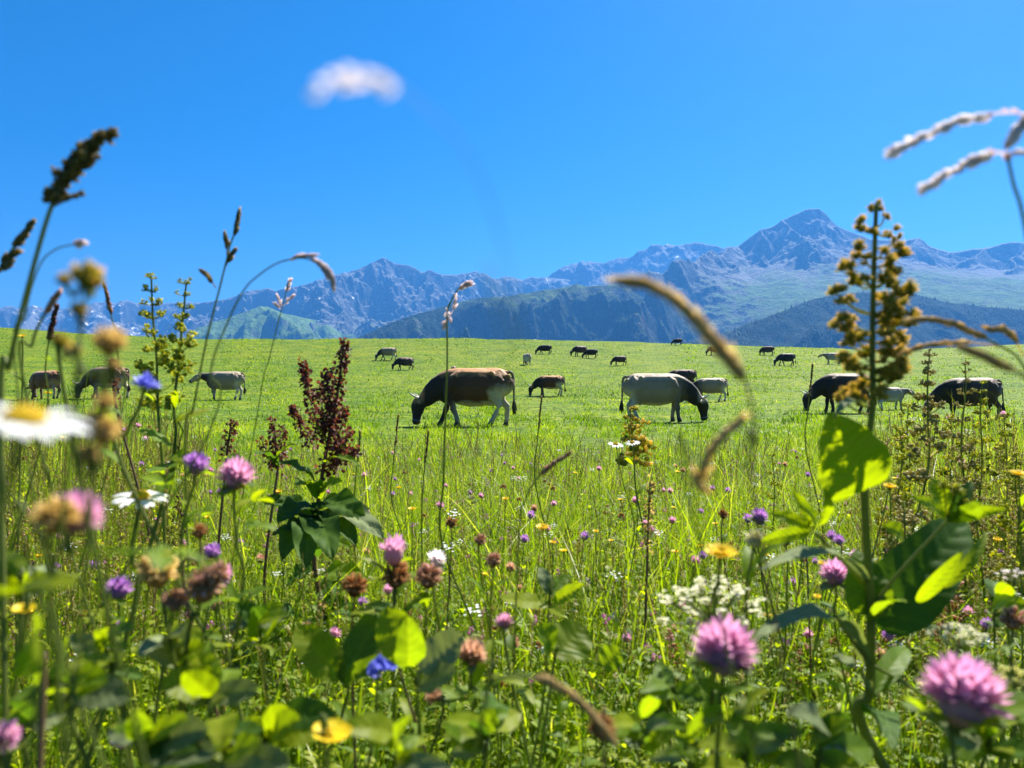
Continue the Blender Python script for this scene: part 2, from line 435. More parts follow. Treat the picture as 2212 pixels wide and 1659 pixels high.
# ------------------------------------------------------------------ mountains
def mountain_mat(name, grass=(.085, .14, .035), rock=(.050, .054, .058), scree=(.17, .17, .165), forest=(.012, .027, .014),
                 grass_z=700, forest_z=300, forest_cov=0.5, snow=0.0, patch=1 / 260.0, slope0=.62):
    m, nt = new_mat(name); L = nt.links.new
    geo = N(nt, 'ShaderNodeNewGeometry'); sp = N(nt, 'ShaderNodeSeparateXYZ'); L(geo.outputs['Position'], sp.inputs[0])
    sn = N(nt, 'ShaderNodeSeparateXYZ'); L(geo.outputs['Normal'], sn.inputs[0])
    def nz(s, d=6, ro=.6, dist=0.0):
        n = N(nt, 'ShaderNodeTexNoise'); n.inputs['Scale'].default_value = s; n.inputs['Detail'].default_value = d
        n.inputs['Roughness'].default_value = ro; n.inputs['Distortion'].default_value = dist
        L(geo.outputs['Position'], n.inputs['Vector']); return n.outputs[0]
    def math_(op, a, b=0.0, c=None):
        n = N(nt, 'ShaderNodeMath', operation=op)
        for i, v in enumerate((a, b, c)):
            if v is None: continue
            if isinstance(v, (int, float)): n.inputs[i].default_value = v
            else: L(v, n.inputs[i])
        return n.outputs[0]
    def mr(v, a, b):
        n = N(nt, 'ShaderNodeMapRange'); n.inputs[1].default_value = a; n.inputs[2].default_value = b; n.clamp = True
        L(v, n.inputs[0]); return n.outputs[0]
    def mix(f, a, b):
        n = N(nt, 'ShaderNodeMix', data_type='RGBA')
        L(f, n.inputs[0])
        for i, v in ((6, a), (7, b)):
            if isinstance(v, tuple): n.inputs[i].default_value = (*v, 1)
            else: L(v, n.inputs[i])
        return n.outputs[2]
    n1 = nz(patch, 7, .62, .4); n2 = nz(patch * 5, 6, .65); n3 = nz(patch * 22, 4, .6)
    rockc = ramp(nt, [(.3, tuple(c * .6 for c in rock)), (.52, rock), (.60, tuple(c * .6 for c in scree)), (.68, scree)], math_('ADD', math_('MULTIPLY', n2, .78), math_('MULTIPLY', n3, .22)))  # rock darkened to paint the shade of steep faces into its colour
    gr = ramp(nt, [(.35, tuple(c * .6 for c in grass)), (.55, grass), (.7, tuple(c * 1.5 for c in grass))], n2)
    # grass where gentle and low
    steep = math_('ADD', sn.outputs[2], math_('MULTIPLY', math_('SUBTRACT', n2, .5), .7))
    zz = math_('ADD', sp.outputs[2], math_('MULTIPLY', math_('SUBTRACT', n1, .5), 900))
    gm = math_('MULTIPLY', mr(steep, slope0, slope0 + .16), mr(zz, grass_z + 120, grass_z - 120))
    sc = mr(math_('ADD', sn.outputs[2], math_('MULTIPLY', math_('SUBTRACT', n1, .5), .5)), slope0 - .03, slope0 + .09)
    c = mix(sc, rockc.outputs[0], ramp(nt, [(.35, tuple(v * .7 for v in scree)), (.65, scree)], n3).outputs[0])
    c = mix(gm, c, gr.outputs[0])
    fz = math_('ADD', sp.outputs[2], math_('MULTIPLY', math_('SUBTRACT', n1, .5), 700))
    fm = math_('MULTIPLY', mr(fz, forest_z + 50, forest_z - 50), mr(math_('ADD', n1, math_('MULTIPLY', math_('SUBTRACT', n2, .5), .8)), 1 - forest_cov - .04, 1 - forest_cov + .04))
    c = mix(fm, c, forest)
    if snow > 0:
        sm = math_('MULTIPLY', mr(math_('ADD', n2, math_('MULTIPLY', n1, .3)), .82 - snow, .86 - snow), mr(sp.outputs[2], grass_z, grass_z + 200))
        c = mix(sm, c, (.8, .82, .85))
    pb = N(nt, 'ShaderNodeBsdfPrincipled'); pb.inputs['Roughness'].default_value = .95; pb.inputs['Specular IOR Level'].default_value = .05
    L(c, pb.inputs['Base Color'])
    bp = N(nt, 'ShaderNodeBump'); bp.inputs['Strength'].default_value = .9; bp.inputs['Distance'].default_value = 28
    L(math_('ADD', n2, math_('MULTIPLY', n3, .5)), bp.inputs['Height']); L(bp.outputs[0], pb.inputs['Normal'])
    o = N(nt, 'ShaderNodeOutputMaterial'); L(pb.outputs[0], o.inputs[0])
    return m

def build_range(name, lines, x0, x1, r0, r1, nx, nr, mat, slope=.85, base=None, noise=.13, nscale=900., seed=1, jag=14., label=None):
    """lines: ridge polylines [(x,y,km), ...] measured on the picture and set at real distances; slopes fall off each of them"""
    t = np.linspace((x0 - CX) / F, (x1 - CX) / F, nx); rr = np.linspace(r0, r1, nr) * 1000
    T, RR = np.meshgrid(t, rr); X = T * RR; Y = RR
    wx = X + 210 * fbm(X / 520, Y / 520, 5, seed + 3); wy = Y + 210 * fbm(X / 520, Y / 520, 5, seed + 5)
    B = base(X, Y) if base else np.full_like(X, -320.0)
    H = B.copy(); D = np.full_like(X, 1e9)
    for ln in lines:
        sl = slope; spur = isinstance(ln, tuple)
        kmax = ln[2] if spur and len(ln) > 2 else 1.0
        if spur: ln, sl = ln[:2]
        pts = [((x - CX) / F * k * 1000, k * 1000, CAM_Z + (869 - y) / F * k * 1000) for x, y, k in ln]
        for (ax, ay, az), (bx, by, bz) in zip(pts[:-1], pts[1:]):
            dx, dy = bx - ax, by - ay; l2 = dx * dx + dy * dy
            # warp only away from the ridge, so that the skyline stays where it is
            u0 = np.clip(((X - ax) * dx + (Y - ay) * dy) / l2, 0, 1)
            d0 = np.hypot(X - ax - u0 * dx, Y - ay - u0 * dy)
            k = kmax * (.12 + .88 * sstep(120, 520, D)) if spur else sstep(0, 220, d0)
            px = X + (wx - X) * k; py = Y + (wy - Y) * k
            u = np.clip(((px - ax) * dx + (py - ay) * dy) / l2, 0, 1)
            d = np.hypot(px - ax - u * dx, py - ay - u * dy)
            zl = az + u * (bz - az); hh = np.maximum(zl - B, 1.0)
            z = B + hh * np.exp(-sl * d / hh)
            z = np.where(zl > B, z, B)
            H = np.maximum(H, z); D = D if spur else np.minimum(D, d)
    amp = noise * np.maximum(H - B, 110) * sstep(0, 300, D)
    rn = ridged((X + .35 * Y) / nscale, Y / nscale * .55, 6, seed) - 1.1
    H = H + amp * rn
    H = H + jag * sstep(-20, 60, D + 10) * (ridged(X / 190, Y / 190, 4, seed + 9) - .9) * np.clip((H - B) / 200, 0.1, 1)
    V = np.stack([X, Y, H], -1).reshape(-1, 3)
    i = np.arange(nr - 1)[:, None] * nx + np.arange(nx - 1)[None]
    Fc = np.stack([i, i + 1, i + nx + 1, i + nx], -1).reshape(-1)
    me = mesh_np(name, V, Fc, np.full((nr - 1) * (nx - 1), 4))
    me.materials.append(mat)
    ob = bpy.data.objects.new(name, me); COL.objects.link(ob); tag(ob, kind='structure')
    return X, Y, H

mm_far = mountain_mat('far_rock', grass_z=500, forest_z=150, forest_cov=.55, snow=.05, patch=1 / 500)
mm_left = mountain_mat('left_rock', grass_z=640, forest_z=520, forest_cov=.5, snow=.02, patch=1 / 420, slope0=.68)
mm_mid = mountain_mat('mid_rock', grass_z=600, forest_z=300, forest_cov=.5, snow=.02, patch=1 / 450)
mm_big = mountain_mat('main_rock', grass=(.085, .135, .04), grass_z=900, forest_z=520, forest_cov=.50, snow=.0, patch=1 / 340, slope0=.70)
mm_green = mountain_mat('alp_green', grass=(.085, .13, .035), grass_z=1500, forest_z=620, forest_cov=.57, patch=1 / 260, slope0=.56)
mm_alp = mountain_mat('alp_hill', grass=(.10, .17, .04), grass_z=1500, forest_z=500, forest_cov=.40, patch=1 / 300, slope0=.45)
mm_forest = mountain_mat('forest_slope', grass=(.05, .09, .03), grass_z=1500, forest_z=1500, forest_cov=.75, patch=1 / 200)

build_range('mountain_range', [
    [(-500, 640, 10), (-200, 655, 10), (0, 669, 10), (23, 663, 10), (42, 667, 10), (73, 659, 10), (100, 669, 10), (121, 663, 10), (146, 667, 10), (187, 667, 10), (204, 652, 10),
     (225, 651, 10), (250, 656, 10), (267, 651, 10), (312, 654, 10), (354, 655, 10), (437, 653, 9.8), (490, 648, 9.6), (540, 650, 9.5), (640, 660, 9.5)],
    [(204, 652, 10), (230, 690, 9.4), (280, 720, 8.8)], [(73, 659, 10), (60, 695, 9.4), (40, 720, 8.9)], [(354, 655, 10), (400, 695, 9.2), (420, 720, 8.8)],
], -560, 760, 8.0, 11.2, 420, 150, mm_far, slope=.75, noise=.16, nscale=800, seed=3, jag=42)
build_range('mountain_range', [
    [(423, 654, 8.7), (490, 645, 8.5), (536, 627, 8.3), (578, 622, 8.2), (597, 627, 8.2), (627, 619, 8.1), (663, 613, 8.1), (691, 602, 8.0), (724, 596, 8), (758, 584, 8), (794, 570, 8), (826, 555, 8), (852, 567, 8),
     (885, 573, 8), (913, 587, 8), (928, 581, 8), (946, 590, 8), (982, 593, 8.1), (1004, 589, 8.2), (1025, 585, 8.2), (1060, 603, 8.4), (1094, 596, 8.5), (1130, 603, 8.6), (1151, 597, 8.7), (1177, 598, 8.7), (1300, 610, 9)],
    ([(826, 555, 8), (846, 590, 7.6), (868, 625, 7.3), (885, 648, 7.1)], 1.1), ([(928, 581, 8), (912, 612, 7.7), (905, 640, 7.5)], 1.2),
    ([(691, 602, 8), (720, 650, 7.4), (760, 700, 6.9), (790, 740, 6.5)], .95), ([(758, 584, 8), (785, 640, 7.4), (830, 690, 6.9)], 1.0),
    ([(627, 619, 8.1), (650, 665, 7.5), (690, 710, 7.0), (720, 745, 6.7)], .9), ([(794, 570, 8), (818, 610, 7.6), (850, 650, 7.2)], 1.1),
    ([(1025, 585, 8.2), (1010, 625, 7.7), (985, 650, 7.4)], 1.0),
], 380, 1330, 6.2, 9.4, 640, 260, mm_left, slope=.95, base=lambda X, Y: -320 + 420 * sstep(6200, 7900, Y), noise=.15, nscale=620, seed=12, jag=30)
build_range('mountain_range', [
    [(1080, 680, 9.2), (1130, 640, 9.2), (1177, 600, 9.2), (1221, 571, 9.2), (1273, 561, 9.2), (1306, 567, 9.2), (1337, 554, 9.2), (1358, 554, 9.2), (1404, 541, 9.2), (1446, 525, 9.2), (1461, 530, 9.2), (1504, 519, 9.2),
     (1531, 525, 9.2), (1568, 533, 9.2), (1640, 520, 9.2), (1750, 540, 9.2)],
    ([(1273, 561, 9.2), (1250, 610, 8.6), (1230, 660, 8.1)], 1.0), ([(1404, 541, 9.2), (1390, 600, 8.5)], 1.0),
], 1060, 1780, 7.6, 10.2, 420, 150, mm_mid, slope=.95, noise=.13, nscale=800, seed=23, jag=30)
build_range('mountain_range', [
    [(1490, 580, 6.3), (1552, 545, 6.3), (1597, 529, 6.3), (1646, 494, 6.3), (1673, 485, 6.3), (1695, 472, 6.3), (1744, 449, 6.3), (1773, 446, 6.3), (1786, 456, 6.3), (1796, 471, 6.3), (1814, 486, 6.3), (1848, 500, 6.35),
     (1887, 514, 6.4), (1961, 518, 6.4), (1985, 512, 6.4), (2012, 529, 6.4), (2052, 543, 6.4), (2107, 537, 6.4), (2132, 535, 6.4), (2174, 524, 6.4), (2193, 520, 6.4), (2240, 526, 6.4), (2400, 500, 6.4), (2700, 540, 6.4)],
    ([(1597, 529, 6.3), (1552, 547, 5.9), (1528, 542, 5.65), (1495, 547, 5.5), (1443, 577, 5.3), (1397, 598, 5.2), (1330, 645, 5.0), (1270, 700, 4.8)], 1.25, .3),
    ([(1552, 547, 5.9), (1580, 570, 5.6), (1606, 598, 5.35)], 1.45), ([(1695, 472, 6.3), (1722, 505, 5.95), (1745, 535, 5.7), (1752, 560, 5.5)], 1.45),
    ([(1646, 494, 6.3), (1662, 540, 5.85), (1662, 600, 5.35)], 1.5),
    ([(1985, 512, 6.4), (1955, 560, 5.9), (1940, 595, 5.6)], 1.2), ([(2132, 535, 6.4), (2085, 580, 5.9), (2060, 615, 5.6)], 1.3), ([(2240, 526, 6.4), (2190, 570, 5.9), (2150, 612, 5.5)], 1.3),
], 1240, 2620, 3.7, 7.2, 760, 360, mm_big, slope=1.7, base=lambda X, Y: -320 + (360 + 320 + .34 * np.maximum(Y - 4000, 0) * (1 - .45 * sstep(5600, 6800, Y))) * sstep(3600, 4100, Y) * (.35 + .65 * sstep(900, 1900, X)),
    noise=.12, nscale=560, seed=31, jag=20)
build_range('hill', [
    [(340, 760, 5.6), (380, 748, 5.6), (417, 730, 5.7), (466, 696, 5.8), (500, 682, 5.9), (530, 672, 6), (560, 660, 6.1), (578, 662, 6.2), (609, 676, 6.4), (680, 690, 6.8)],
    ([(560, 660, 6.1), (610, 700, 5.6), (650, 745, 5.2)], .8),
], 300, 760, 4.8, 7.0, 240, 120, mm_alp, slope=.7, noise=.08, nscale=500, seed=41, jag=8)
G6 = build_range('hill', [
    [(700, 770, 3.8), (779, 727, 3.9), (824, 705, 4), (894, 678, 4.1), (946, 665, 4.2), (1000, 650, 4.3), (1036, 643, 4.3), (1091, 641, 4.3), (1150, 630, 4.4), (1221, 618, 4.4), (1245, 613, 4.4), (1267, 618, 4.4), (1291, 614, 4.4), (1343, 614, 4.4), (1400, 650, 4.4), (1476, 690, 4.3), (1560, 750, 4.2)],
    ([(1221, 618, 4.4), (1205, 650, 4.15), (1150, 705, 3.85)], 1.1), ([(1291, 614, 4.4), (1330, 655, 4.1), (1345, 715, 3.75), (1390, 760, 3.6)], 1.15), ([(1091, 641, 4.3), (1080, 680, 4.0), (1020, 745, 3.6)], 1.0),
], 640, 1640, 3.3, 5.2, 560, 220, mm_green, slope=.9, noise=.26, nscale=480, seed=52, jag=14)
G7 = build_range('forest_slope', [
    [(1400, 800, 3.2), (1480, 775, 3.2), (1536, 745, 3.3), (1597, 706, 3.3), (1683, 675, 3.4), (1750, 648, 3.5), (1800, 636, 3.55), (1857, 630, 3.6), (1964, 632, 3.7), (2055, 652, 3.7), (2130, 662, 3.7), (2212, 668, 3.7), (2500, 670, 3.7), (2800, 700, 3.7)],
], 1380, 2700, 2.7, 4.3, 420, 160, mm_forest, slope=.75, noise=.07, nscale=380, seed=61, jag=6)

def build_forest():
    """conifers far off on the slopes, too many to count"""
    V = []; Fc = []; sz = []; tint = []
    n = 0
    for (X, Y, H), cnt, cov, smin in ((G7, 9000, -0.25, 9), (G6, 6000, .12, 8)):
        ny, nx = X.shape
        ii = NP.integers(0, ny, cnt * 3); jj = NP.integers(0, nx, cnt * 3)
        x, y, h = X[ii, jj], Y[ii, jj], H[ii, jj]
        x = x + NP.uniform(-8, 8, len(x)); y = y + NP.uniform(-6, 6, len(x))
        k = (fbm(x / 240, y / 240, 4, 77) > cov) & (h > -100)
        x, y, h = x[k][:cnt], y[k][:cnt], h[k][:cnt]
        hs = NP.uniform(smin, smin * 2.2, len(x)); w = hs * NP.uniform(.16, .24, len(x))
        S = 5
        an = np.arange(S) * 2 * np.pi / S
        for dz, ww in ((0.0, 1.0),):
            ring = np.stack([x[:, None] + np.cos(an) * w[:, None], y[:, None] + np.sin(an) * w[:, None], np.repeat((h - 3)[:, None], S, 1)], -1)
            top = np.stack([x, y, h + hs], -1)[:, None, :]
            vv = np.concatenate([ring, top], 1).reshape(-1, 3)
            b = n + np.arange(len(x))[:, None] * (S + 1)
            for s in range(S):
                Fc.append(np.stack([b[:, 0] + s, b[:, 0] + (s + 1) % S, b[:, 0] + S], -1))
            V.append(vv); tint.append(np.repeat(NP.uniform(0, 1, len(x)), S + 1)); n += len(vv)
    Fc = np.concatenate(Fc).reshape(-1)
    me = mesh_np('conifer_forest', np.concatenate(V), Fc, np.full(len(Fc) // 3, 3), np.concatenate(tint), smooth=False)
    me.materials.append(plant_mat('conifer', [(0, (.012, .026, .014)), (1, (.026, .050, .022))], 0, rough=.9))
    ob = bpy.data.objects.new('conifer_forest', me); COL.objects.link(ob)
    tag(ob, kind='stuff', label='dark conifer forest on the slopes below the peaks', cat='forest')
build_forest()
#--SECTION2--

# ------------------------------------------------------------------ grass
def grass_height(x, y, d):
    h = np.interp(d, [0, .5, .9, 1.6, 3, 5, 7, 9, 13, 30, 150], [.05, .08, .12, .16, .175, .155, .125, .10, .085, .08, .12])
    xi = CX + F * x / np.maximum(y, .2)
    side = np.maximum(sstep(620, 0, xi), sstep(1650, 2100, xi)) * sstep(2.5, 5, d) * (1 - sstep(11, 17, d))
    return h * (1 + .9 * side) + .10 * side

def build_grass(name, n, d0, d1, wpx, wreal, hmul=1.0, lean=.55, tmean=.5, tsd=.17, label='', segs=3, amax=41):
    d = np.exp(NP.uniform(np.log(d0), np.log(d1), n))
    a = np.radians(NP.uniform(-amax, amax, n))
    x, y = d * np.sin(a), d * np.cos(a)
    # clumping
    c = fbm(x / (.12 + d * .05), y / (.12 + d * .05), 3, 91)
    keep = NP.uniform(-.85, .75, n) < c
    x, y, d, c = x[keep], y[keep], d[keep], c[keep]; n = len(x)
    z = terrain(x, y)
    h = grass_height(x, y, d) * hmul * np.exp(NP.normal(0, .28, n)) * (1 + .25 * c)
    wd = np.maximum(wreal * NP.uniform(.6, 1.4, n), wpx * d / 768.0 * NP.uniform(.7, 1.3, n))
    la = NP.uniform(0, 2 * np.pi, n); lm = np.abs(NP.normal(0, lean, n)) + .08
    fa = NP.uniform(0, np.pi, n)
    dirx, diry = np.cos(la), np.sin(la)
    sx, sy = np.cos(fa), np.sin(fa)
    tint = np.clip(NP.normal(tmean, tsd, n) + .13 * c + .10 * perlin(x / 2.7, y / 2.7, 44) + .34 * fbm(x / 9, y / 6, 3, 46) * sstep(9, 20, d), 0, 1)
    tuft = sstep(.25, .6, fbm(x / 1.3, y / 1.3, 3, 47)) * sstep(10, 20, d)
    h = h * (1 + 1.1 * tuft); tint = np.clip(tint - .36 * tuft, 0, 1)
    S = segs
    rows = []
    for i in range(S + 1):
        s = i / S
        off = lm * h * s ** 1.8
        px = x + dirx * off; py = y + diry * off; pz = z - .01 + h * (s - .25 * np.minimum(lm, 1.3) * s * s)
        ww = wd * (1 - s ** 1.6) * .5 * (.75 + .5 * s)
        if i < S:
            rows.append(np.stack([px - sx * ww, py - sy * ww, pz], -1)); rows.append(np.stack([px + sx * ww, py + sy * ww, pz], -1))
        else:
            rows.append(np.stack([px, py, pz], -1))
    V = np.stack(rows, 1)                       # n, 2S+1, 3
    nv = 2 * S + 1
    b = (np.arange(n) * nv)[:, None]
    quads = np.concatenate([b + np.array([2 * i, 2 * i + 1, 2 * i + 3, 2 * i + 2]) for i in range(S - 1)], 1)
    tri = b + np.array([2 * S - 2, 2 * S - 1, 2 * S])
    Fc = np.concatenate([quads, tri], 1).reshape(-1)
    sz = np.tile(np.array([4] * (S - 1) + [3]), n)
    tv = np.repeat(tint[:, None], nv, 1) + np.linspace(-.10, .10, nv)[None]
    me = mesh_np(name, V.reshape(-1, 3), Fc, sz, np.clip(tv, 0, 1).reshape(-1))
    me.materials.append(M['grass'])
    o = bpy.data.objects.new(name, me); COL.objects.link(o)
    tag(o, label, 'grass', kind='stuff')
    return o
build_grass('meadow_grass', 290000, .60, 3.6, .42, .0024, label='tall green meadow grass close to the viewer', lean=.75, tmean=.56, tsd=.25)
build_grass('meadow_grass', 170000, 2.6, 14, .62, .003, label='green meadow grass between the wildflowers and the cows', tmean=.57, tsd=.24, lean=.8)
build_grass('broad_grass', 15000, .60, 3.2, .5, .0060, label='broad sunlit lime grass blades in the foreground', lean=.55, tmean=.62, tsd=.14, segs=5, hmul=1.5)
build_grass('pasture_grass', 190000, 12, 165, .95, .006, label='short bright green pasture grass where the herd grazes', tmean=.56, tsd=.11, lean=.8, segs=2)

def scatter_stuff(name, n, d0, d1, hrange, maker, mat, label, cat, xr=None):
    """ground cover nobody could count: n little plants in one mesh"""
    mb = MB()
    for k in range(n):
        d = math.exp(random.uniform(math.log(d0), math.log(d1)))
        if xr: px = random.uniform(*xr); x = (px - CX) / F * d; y = d
        else:
            a = R(random.uniform(-38, 38)); x, y = d * math.sin(a), d * math.cos(a)
        z = tz(x, y); h = random.uniform(*hrange)
        if d < .8: h *= .6
        maker(mb, Vector((x, y, z)), h, d)
    o = mb.build(name, mat); tag(o, label, cat, kind='stuff'); return o

def mk_leafy(mb, b, h, d):
    top = b + Vector((random.gauss(0, .02), random.gauss(0, .02), h))
    for k in range(random.choice((4, 5, 6, 7))):
        an = random.uniform(0, 6.28); L = random.uniform(.012, .030)
        st = b.lerp(top, random.uniform(.45, 1))
        dr = Vector((math.cos(an), math.sin(an), random.uniform(-.25, .7)))
        leaf(mb, st, st + dr.normalized() * L, Vector((0, 0, 1)), L * random.uniform(.45, .8), .1, .2, 4, random.choice(('oval', 'ovate')), tint=random.gauss(.5, .26), m=1)
    tube(mb, [b, b.lerp(top, .5) + Vector((.004, 0, 0)), top], .0012, .0008, 3, .35, cap=False)
scatter_stuff('clover_leaf_cover', 7000, .72, 3.8, (.06, .20), mk_leafy, M['leaf'], 'mass of small green clover leaves low in the foreground grass', 'ground cover')
scatter_stuff('lime_leaf_cover', 5200, .72, 4.0, (.06, .21), mk_leafy, M['leaf_lime'], 'bright backlit lime leaves low in the foreground grass', 'ground cover')

def mk_herb(mb, b, h, d):
    top = b + Vector((random.gauss(0, .035), random.gauss(0, .035), h))
    mid = b.lerp(top, .5) + Vector((random.gauss(0, .012), random.gauss(0, .012), 0))
    pts = catmull([b, mid, top], 4); tube(mb, pts, .0013, .0007, 4, .5, cap=False)
    n = random.randint(9, 17); br = random.uniform(.55, 1.15)
    for k in range(n):
        u = .15 + .85 * (k + random.random()) / n; an = k * 2.4 + random.random(); L = random.uniform(.014, .034) * br * (1.25 - .6 * u)
        i = min(len(pts) - 1, int(u * (len(pts) - 1))); st = pts[i]
        dr = Vector((math.cos(an), math.sin(an), random.uniform(-.3, .8))).normalized()
        leaf(mb, st + dr * L * .25, st + dr * L * 1.25, Vector((0, 0, 1)) + rdir() * .3, L * random.uniform(.32, .62), .12, .22, 5, random.choice(('lance', 'ovate', 'oval')), tint=random.gauss(.55, .25), m=1)
scatter_stuff('leafy_herbs', 620, .72, 2.0, (.14, .34), mk_herb, M['leaf'], 'tangle of leafy green herbs filling the foreground meadow', 'ground cover')
scatter_stuff('lime_herbs', 520, .72, 2.2, (.12, .32), mk_herb, M['leaf_lime'], 'tangle of sunlit lime herbs filling the foreground meadow', 'ground cover')
scatter_stuff('leafy_herbs', 260, .9, 4.0, (.22, .46), mk_herb, M['leaf_lime'], 'taller leafy herbs crowding the left side of the meadow', 'ground cover', xr=(-120, 420))
scatter_stuff('leafy_herbs', 900, 1.8, 7.5, (.08, .19), mk_herb, M['leaf'], 'low leafy green herbs in the middle meadow', 'ground cover')
scatter_stuff('lime_herbs', 700, 1.8, 7.5, (.08, .20), mk_herb, M['leaf_lime'], 'low sunlit lime herbs in the middle meadow', 'ground cover')

def mk_speck(mb, b, h, d):
    h = h * (1 if d < 5 else .55)
    top = b + Vector((random.gauss(0, .03), random.gauss(0, .03), h))
    tube(mb, [b, top], .0009, .0007, 3, .3, cap=False)
    r = max(random.uniform(.003, .007), .0011 * d)
    for k in range(5):
        blob(mb, top + rdir() * r * 1.1, r * .6, random.uniform(.4, 1), seg=4, rings=2)
def mk_seed(mb, b, h, d):
    top = b + Vector((random.gauss(0, .06), random.gauss(0, .06), h * 1.15))
    mid = b.lerp(top, .55) + Vector((random.gauss(0, .01), 0, 0.01))
    r = max(.0007, .00045 * d)
    pts = catmull([b, mid, top], 3)
    tube(mb, pts, r, r * .7, 3, .5, cap=False)
    for k in range(14):
        q = pts[-1].lerp(pts[-3], random.random())
        spindle(mb, q, q + (rdir(-.2) * .4 + (top - mid).normalized()).normalized() * random.uniform(.006, .014), max(.002, .0009 * d), .4, random.uniform(.5, 1), 3)
scatter_stuff('white_flower_specks', 1100, 1.2, 9, (.10, .26), mk_speck, M['cream'], 'countless tiny pale flowers speckled through the middle meadow', 'wildflowers')
scatter_stuff('pink_flower_specks', 420, 1.2, 8, (.10, .24), mk_speck, M['pink'], 'countless tiny pink flowers speckled through the middle meadow', 'wildflowers')
scatter_stuff('dry_seed_grass', 1500, 1.1, 9, (.14, .32), mk_seed, M['straw'], 'fine dry seed heads rising all through the meadow grass', 'grass')
scatter_stuff('dry_seed_grass', 420, 1.5, 8, (.30, .50), mk_seed, M['straw'], 'thicket of dry pale seed stalks in the grass at the right', 'grass', xr=(1850, 2330))
scatter_stuff('dry_seed_grass', 420, 1.1, 8, (.26, .56), mk_seed, M['straw'], 'thicket of dry pale seed stalks in the grass at the left', 'grass', xr=(-120, 430))
#--SECTION3--

# ------------------------------------------------------------------ cows
def loft(mb, secs, seg=14, side=Vector((0, 1, 0)), power=2.3):
    """secs: (x, y, z, half width, half height); rings set square to the path"""
    pts = [Vector(s[:3]) for s in secs]; n = len(secs)
    vs = []; fs = []; ts = []
    for i, s in enumerate(secs):
        t = (pts[min(i + 1, n - 1)] - pts[max(i - 1, 0)]).normalized()
        sd = (side - t * side.dot(t)).normalized(); up = sd.cross(t)
        if up.z < 0 and abs(up.z) > .3: up = -up
        for k in range(seg):
            an = 2 * math.pi * k / seg
            ca, sa = math.cos(an), math.sin(an)
            e = (abs(ca) ** power + abs(sa) ** power) ** (-1 / power)
            vs.append(pts[i] + sd * (s[3] * ca * e) + up * (s[4] * sa * e)); ts.append(.5)
    for i in range(n - 1):
        for k in range(seg):
            k2 = (k + 1) % seg
            fs.append((i * seg + k, i * seg + k2, (i + 1) * seg + k2, (i + 1) * seg + k))
    fs.append(tuple(range((n - 1) * seg, n * seg))); fs.append(tuple(reversed(range(seg))))
    mb.add(vs, fs, ts)

def remesh(mb, name, voxel, smooth=4):
    me = mb.mesh(name)
    import bmesh
    bm = bmesh.new(); bm.from_mesh(me); bmesh.ops.recalc_face_normals(bm, faces=bm.faces); bm.to_mesh(me); bm.free()
    o = bpy.data.objects.new(name, me); COL.objects.link(o)
    m1 = o.modifiers.new('r', 'REMESH'); m1.mode = 'VOXEL'; m1.voxel_size = voxel
    m2 = o.modifiers.new('s', 'SMOOTH'); m2.factor = .5; m2.iterations = smooth
    dg = bpy.context.evaluated_depsgraph_get(); dg.update()
    out = bpy.data.meshes.new_from_object(o.evaluated_get(dg))
    bpy.data.objects.remove(o)
    out.polygons.foreach_set('use_smooth', np.ones(len(out.polygons), dtype=bool))
    out.name = name
    return out

def head_frame(pose):
    """poll position and direction towards the muzzle"""
    if pose == 'level': return Vector((1.18, 0, 1.12)), Vector((.86, 0, -.50)).normalized()
    if pose == 'turn': return Vector((1.10, -.22, .62)), Vector((.18, -.35, -.92)).normalized()
    return Vector((1.25, .02, .61)), Vector((.10, .10, -1.0)).normalized()

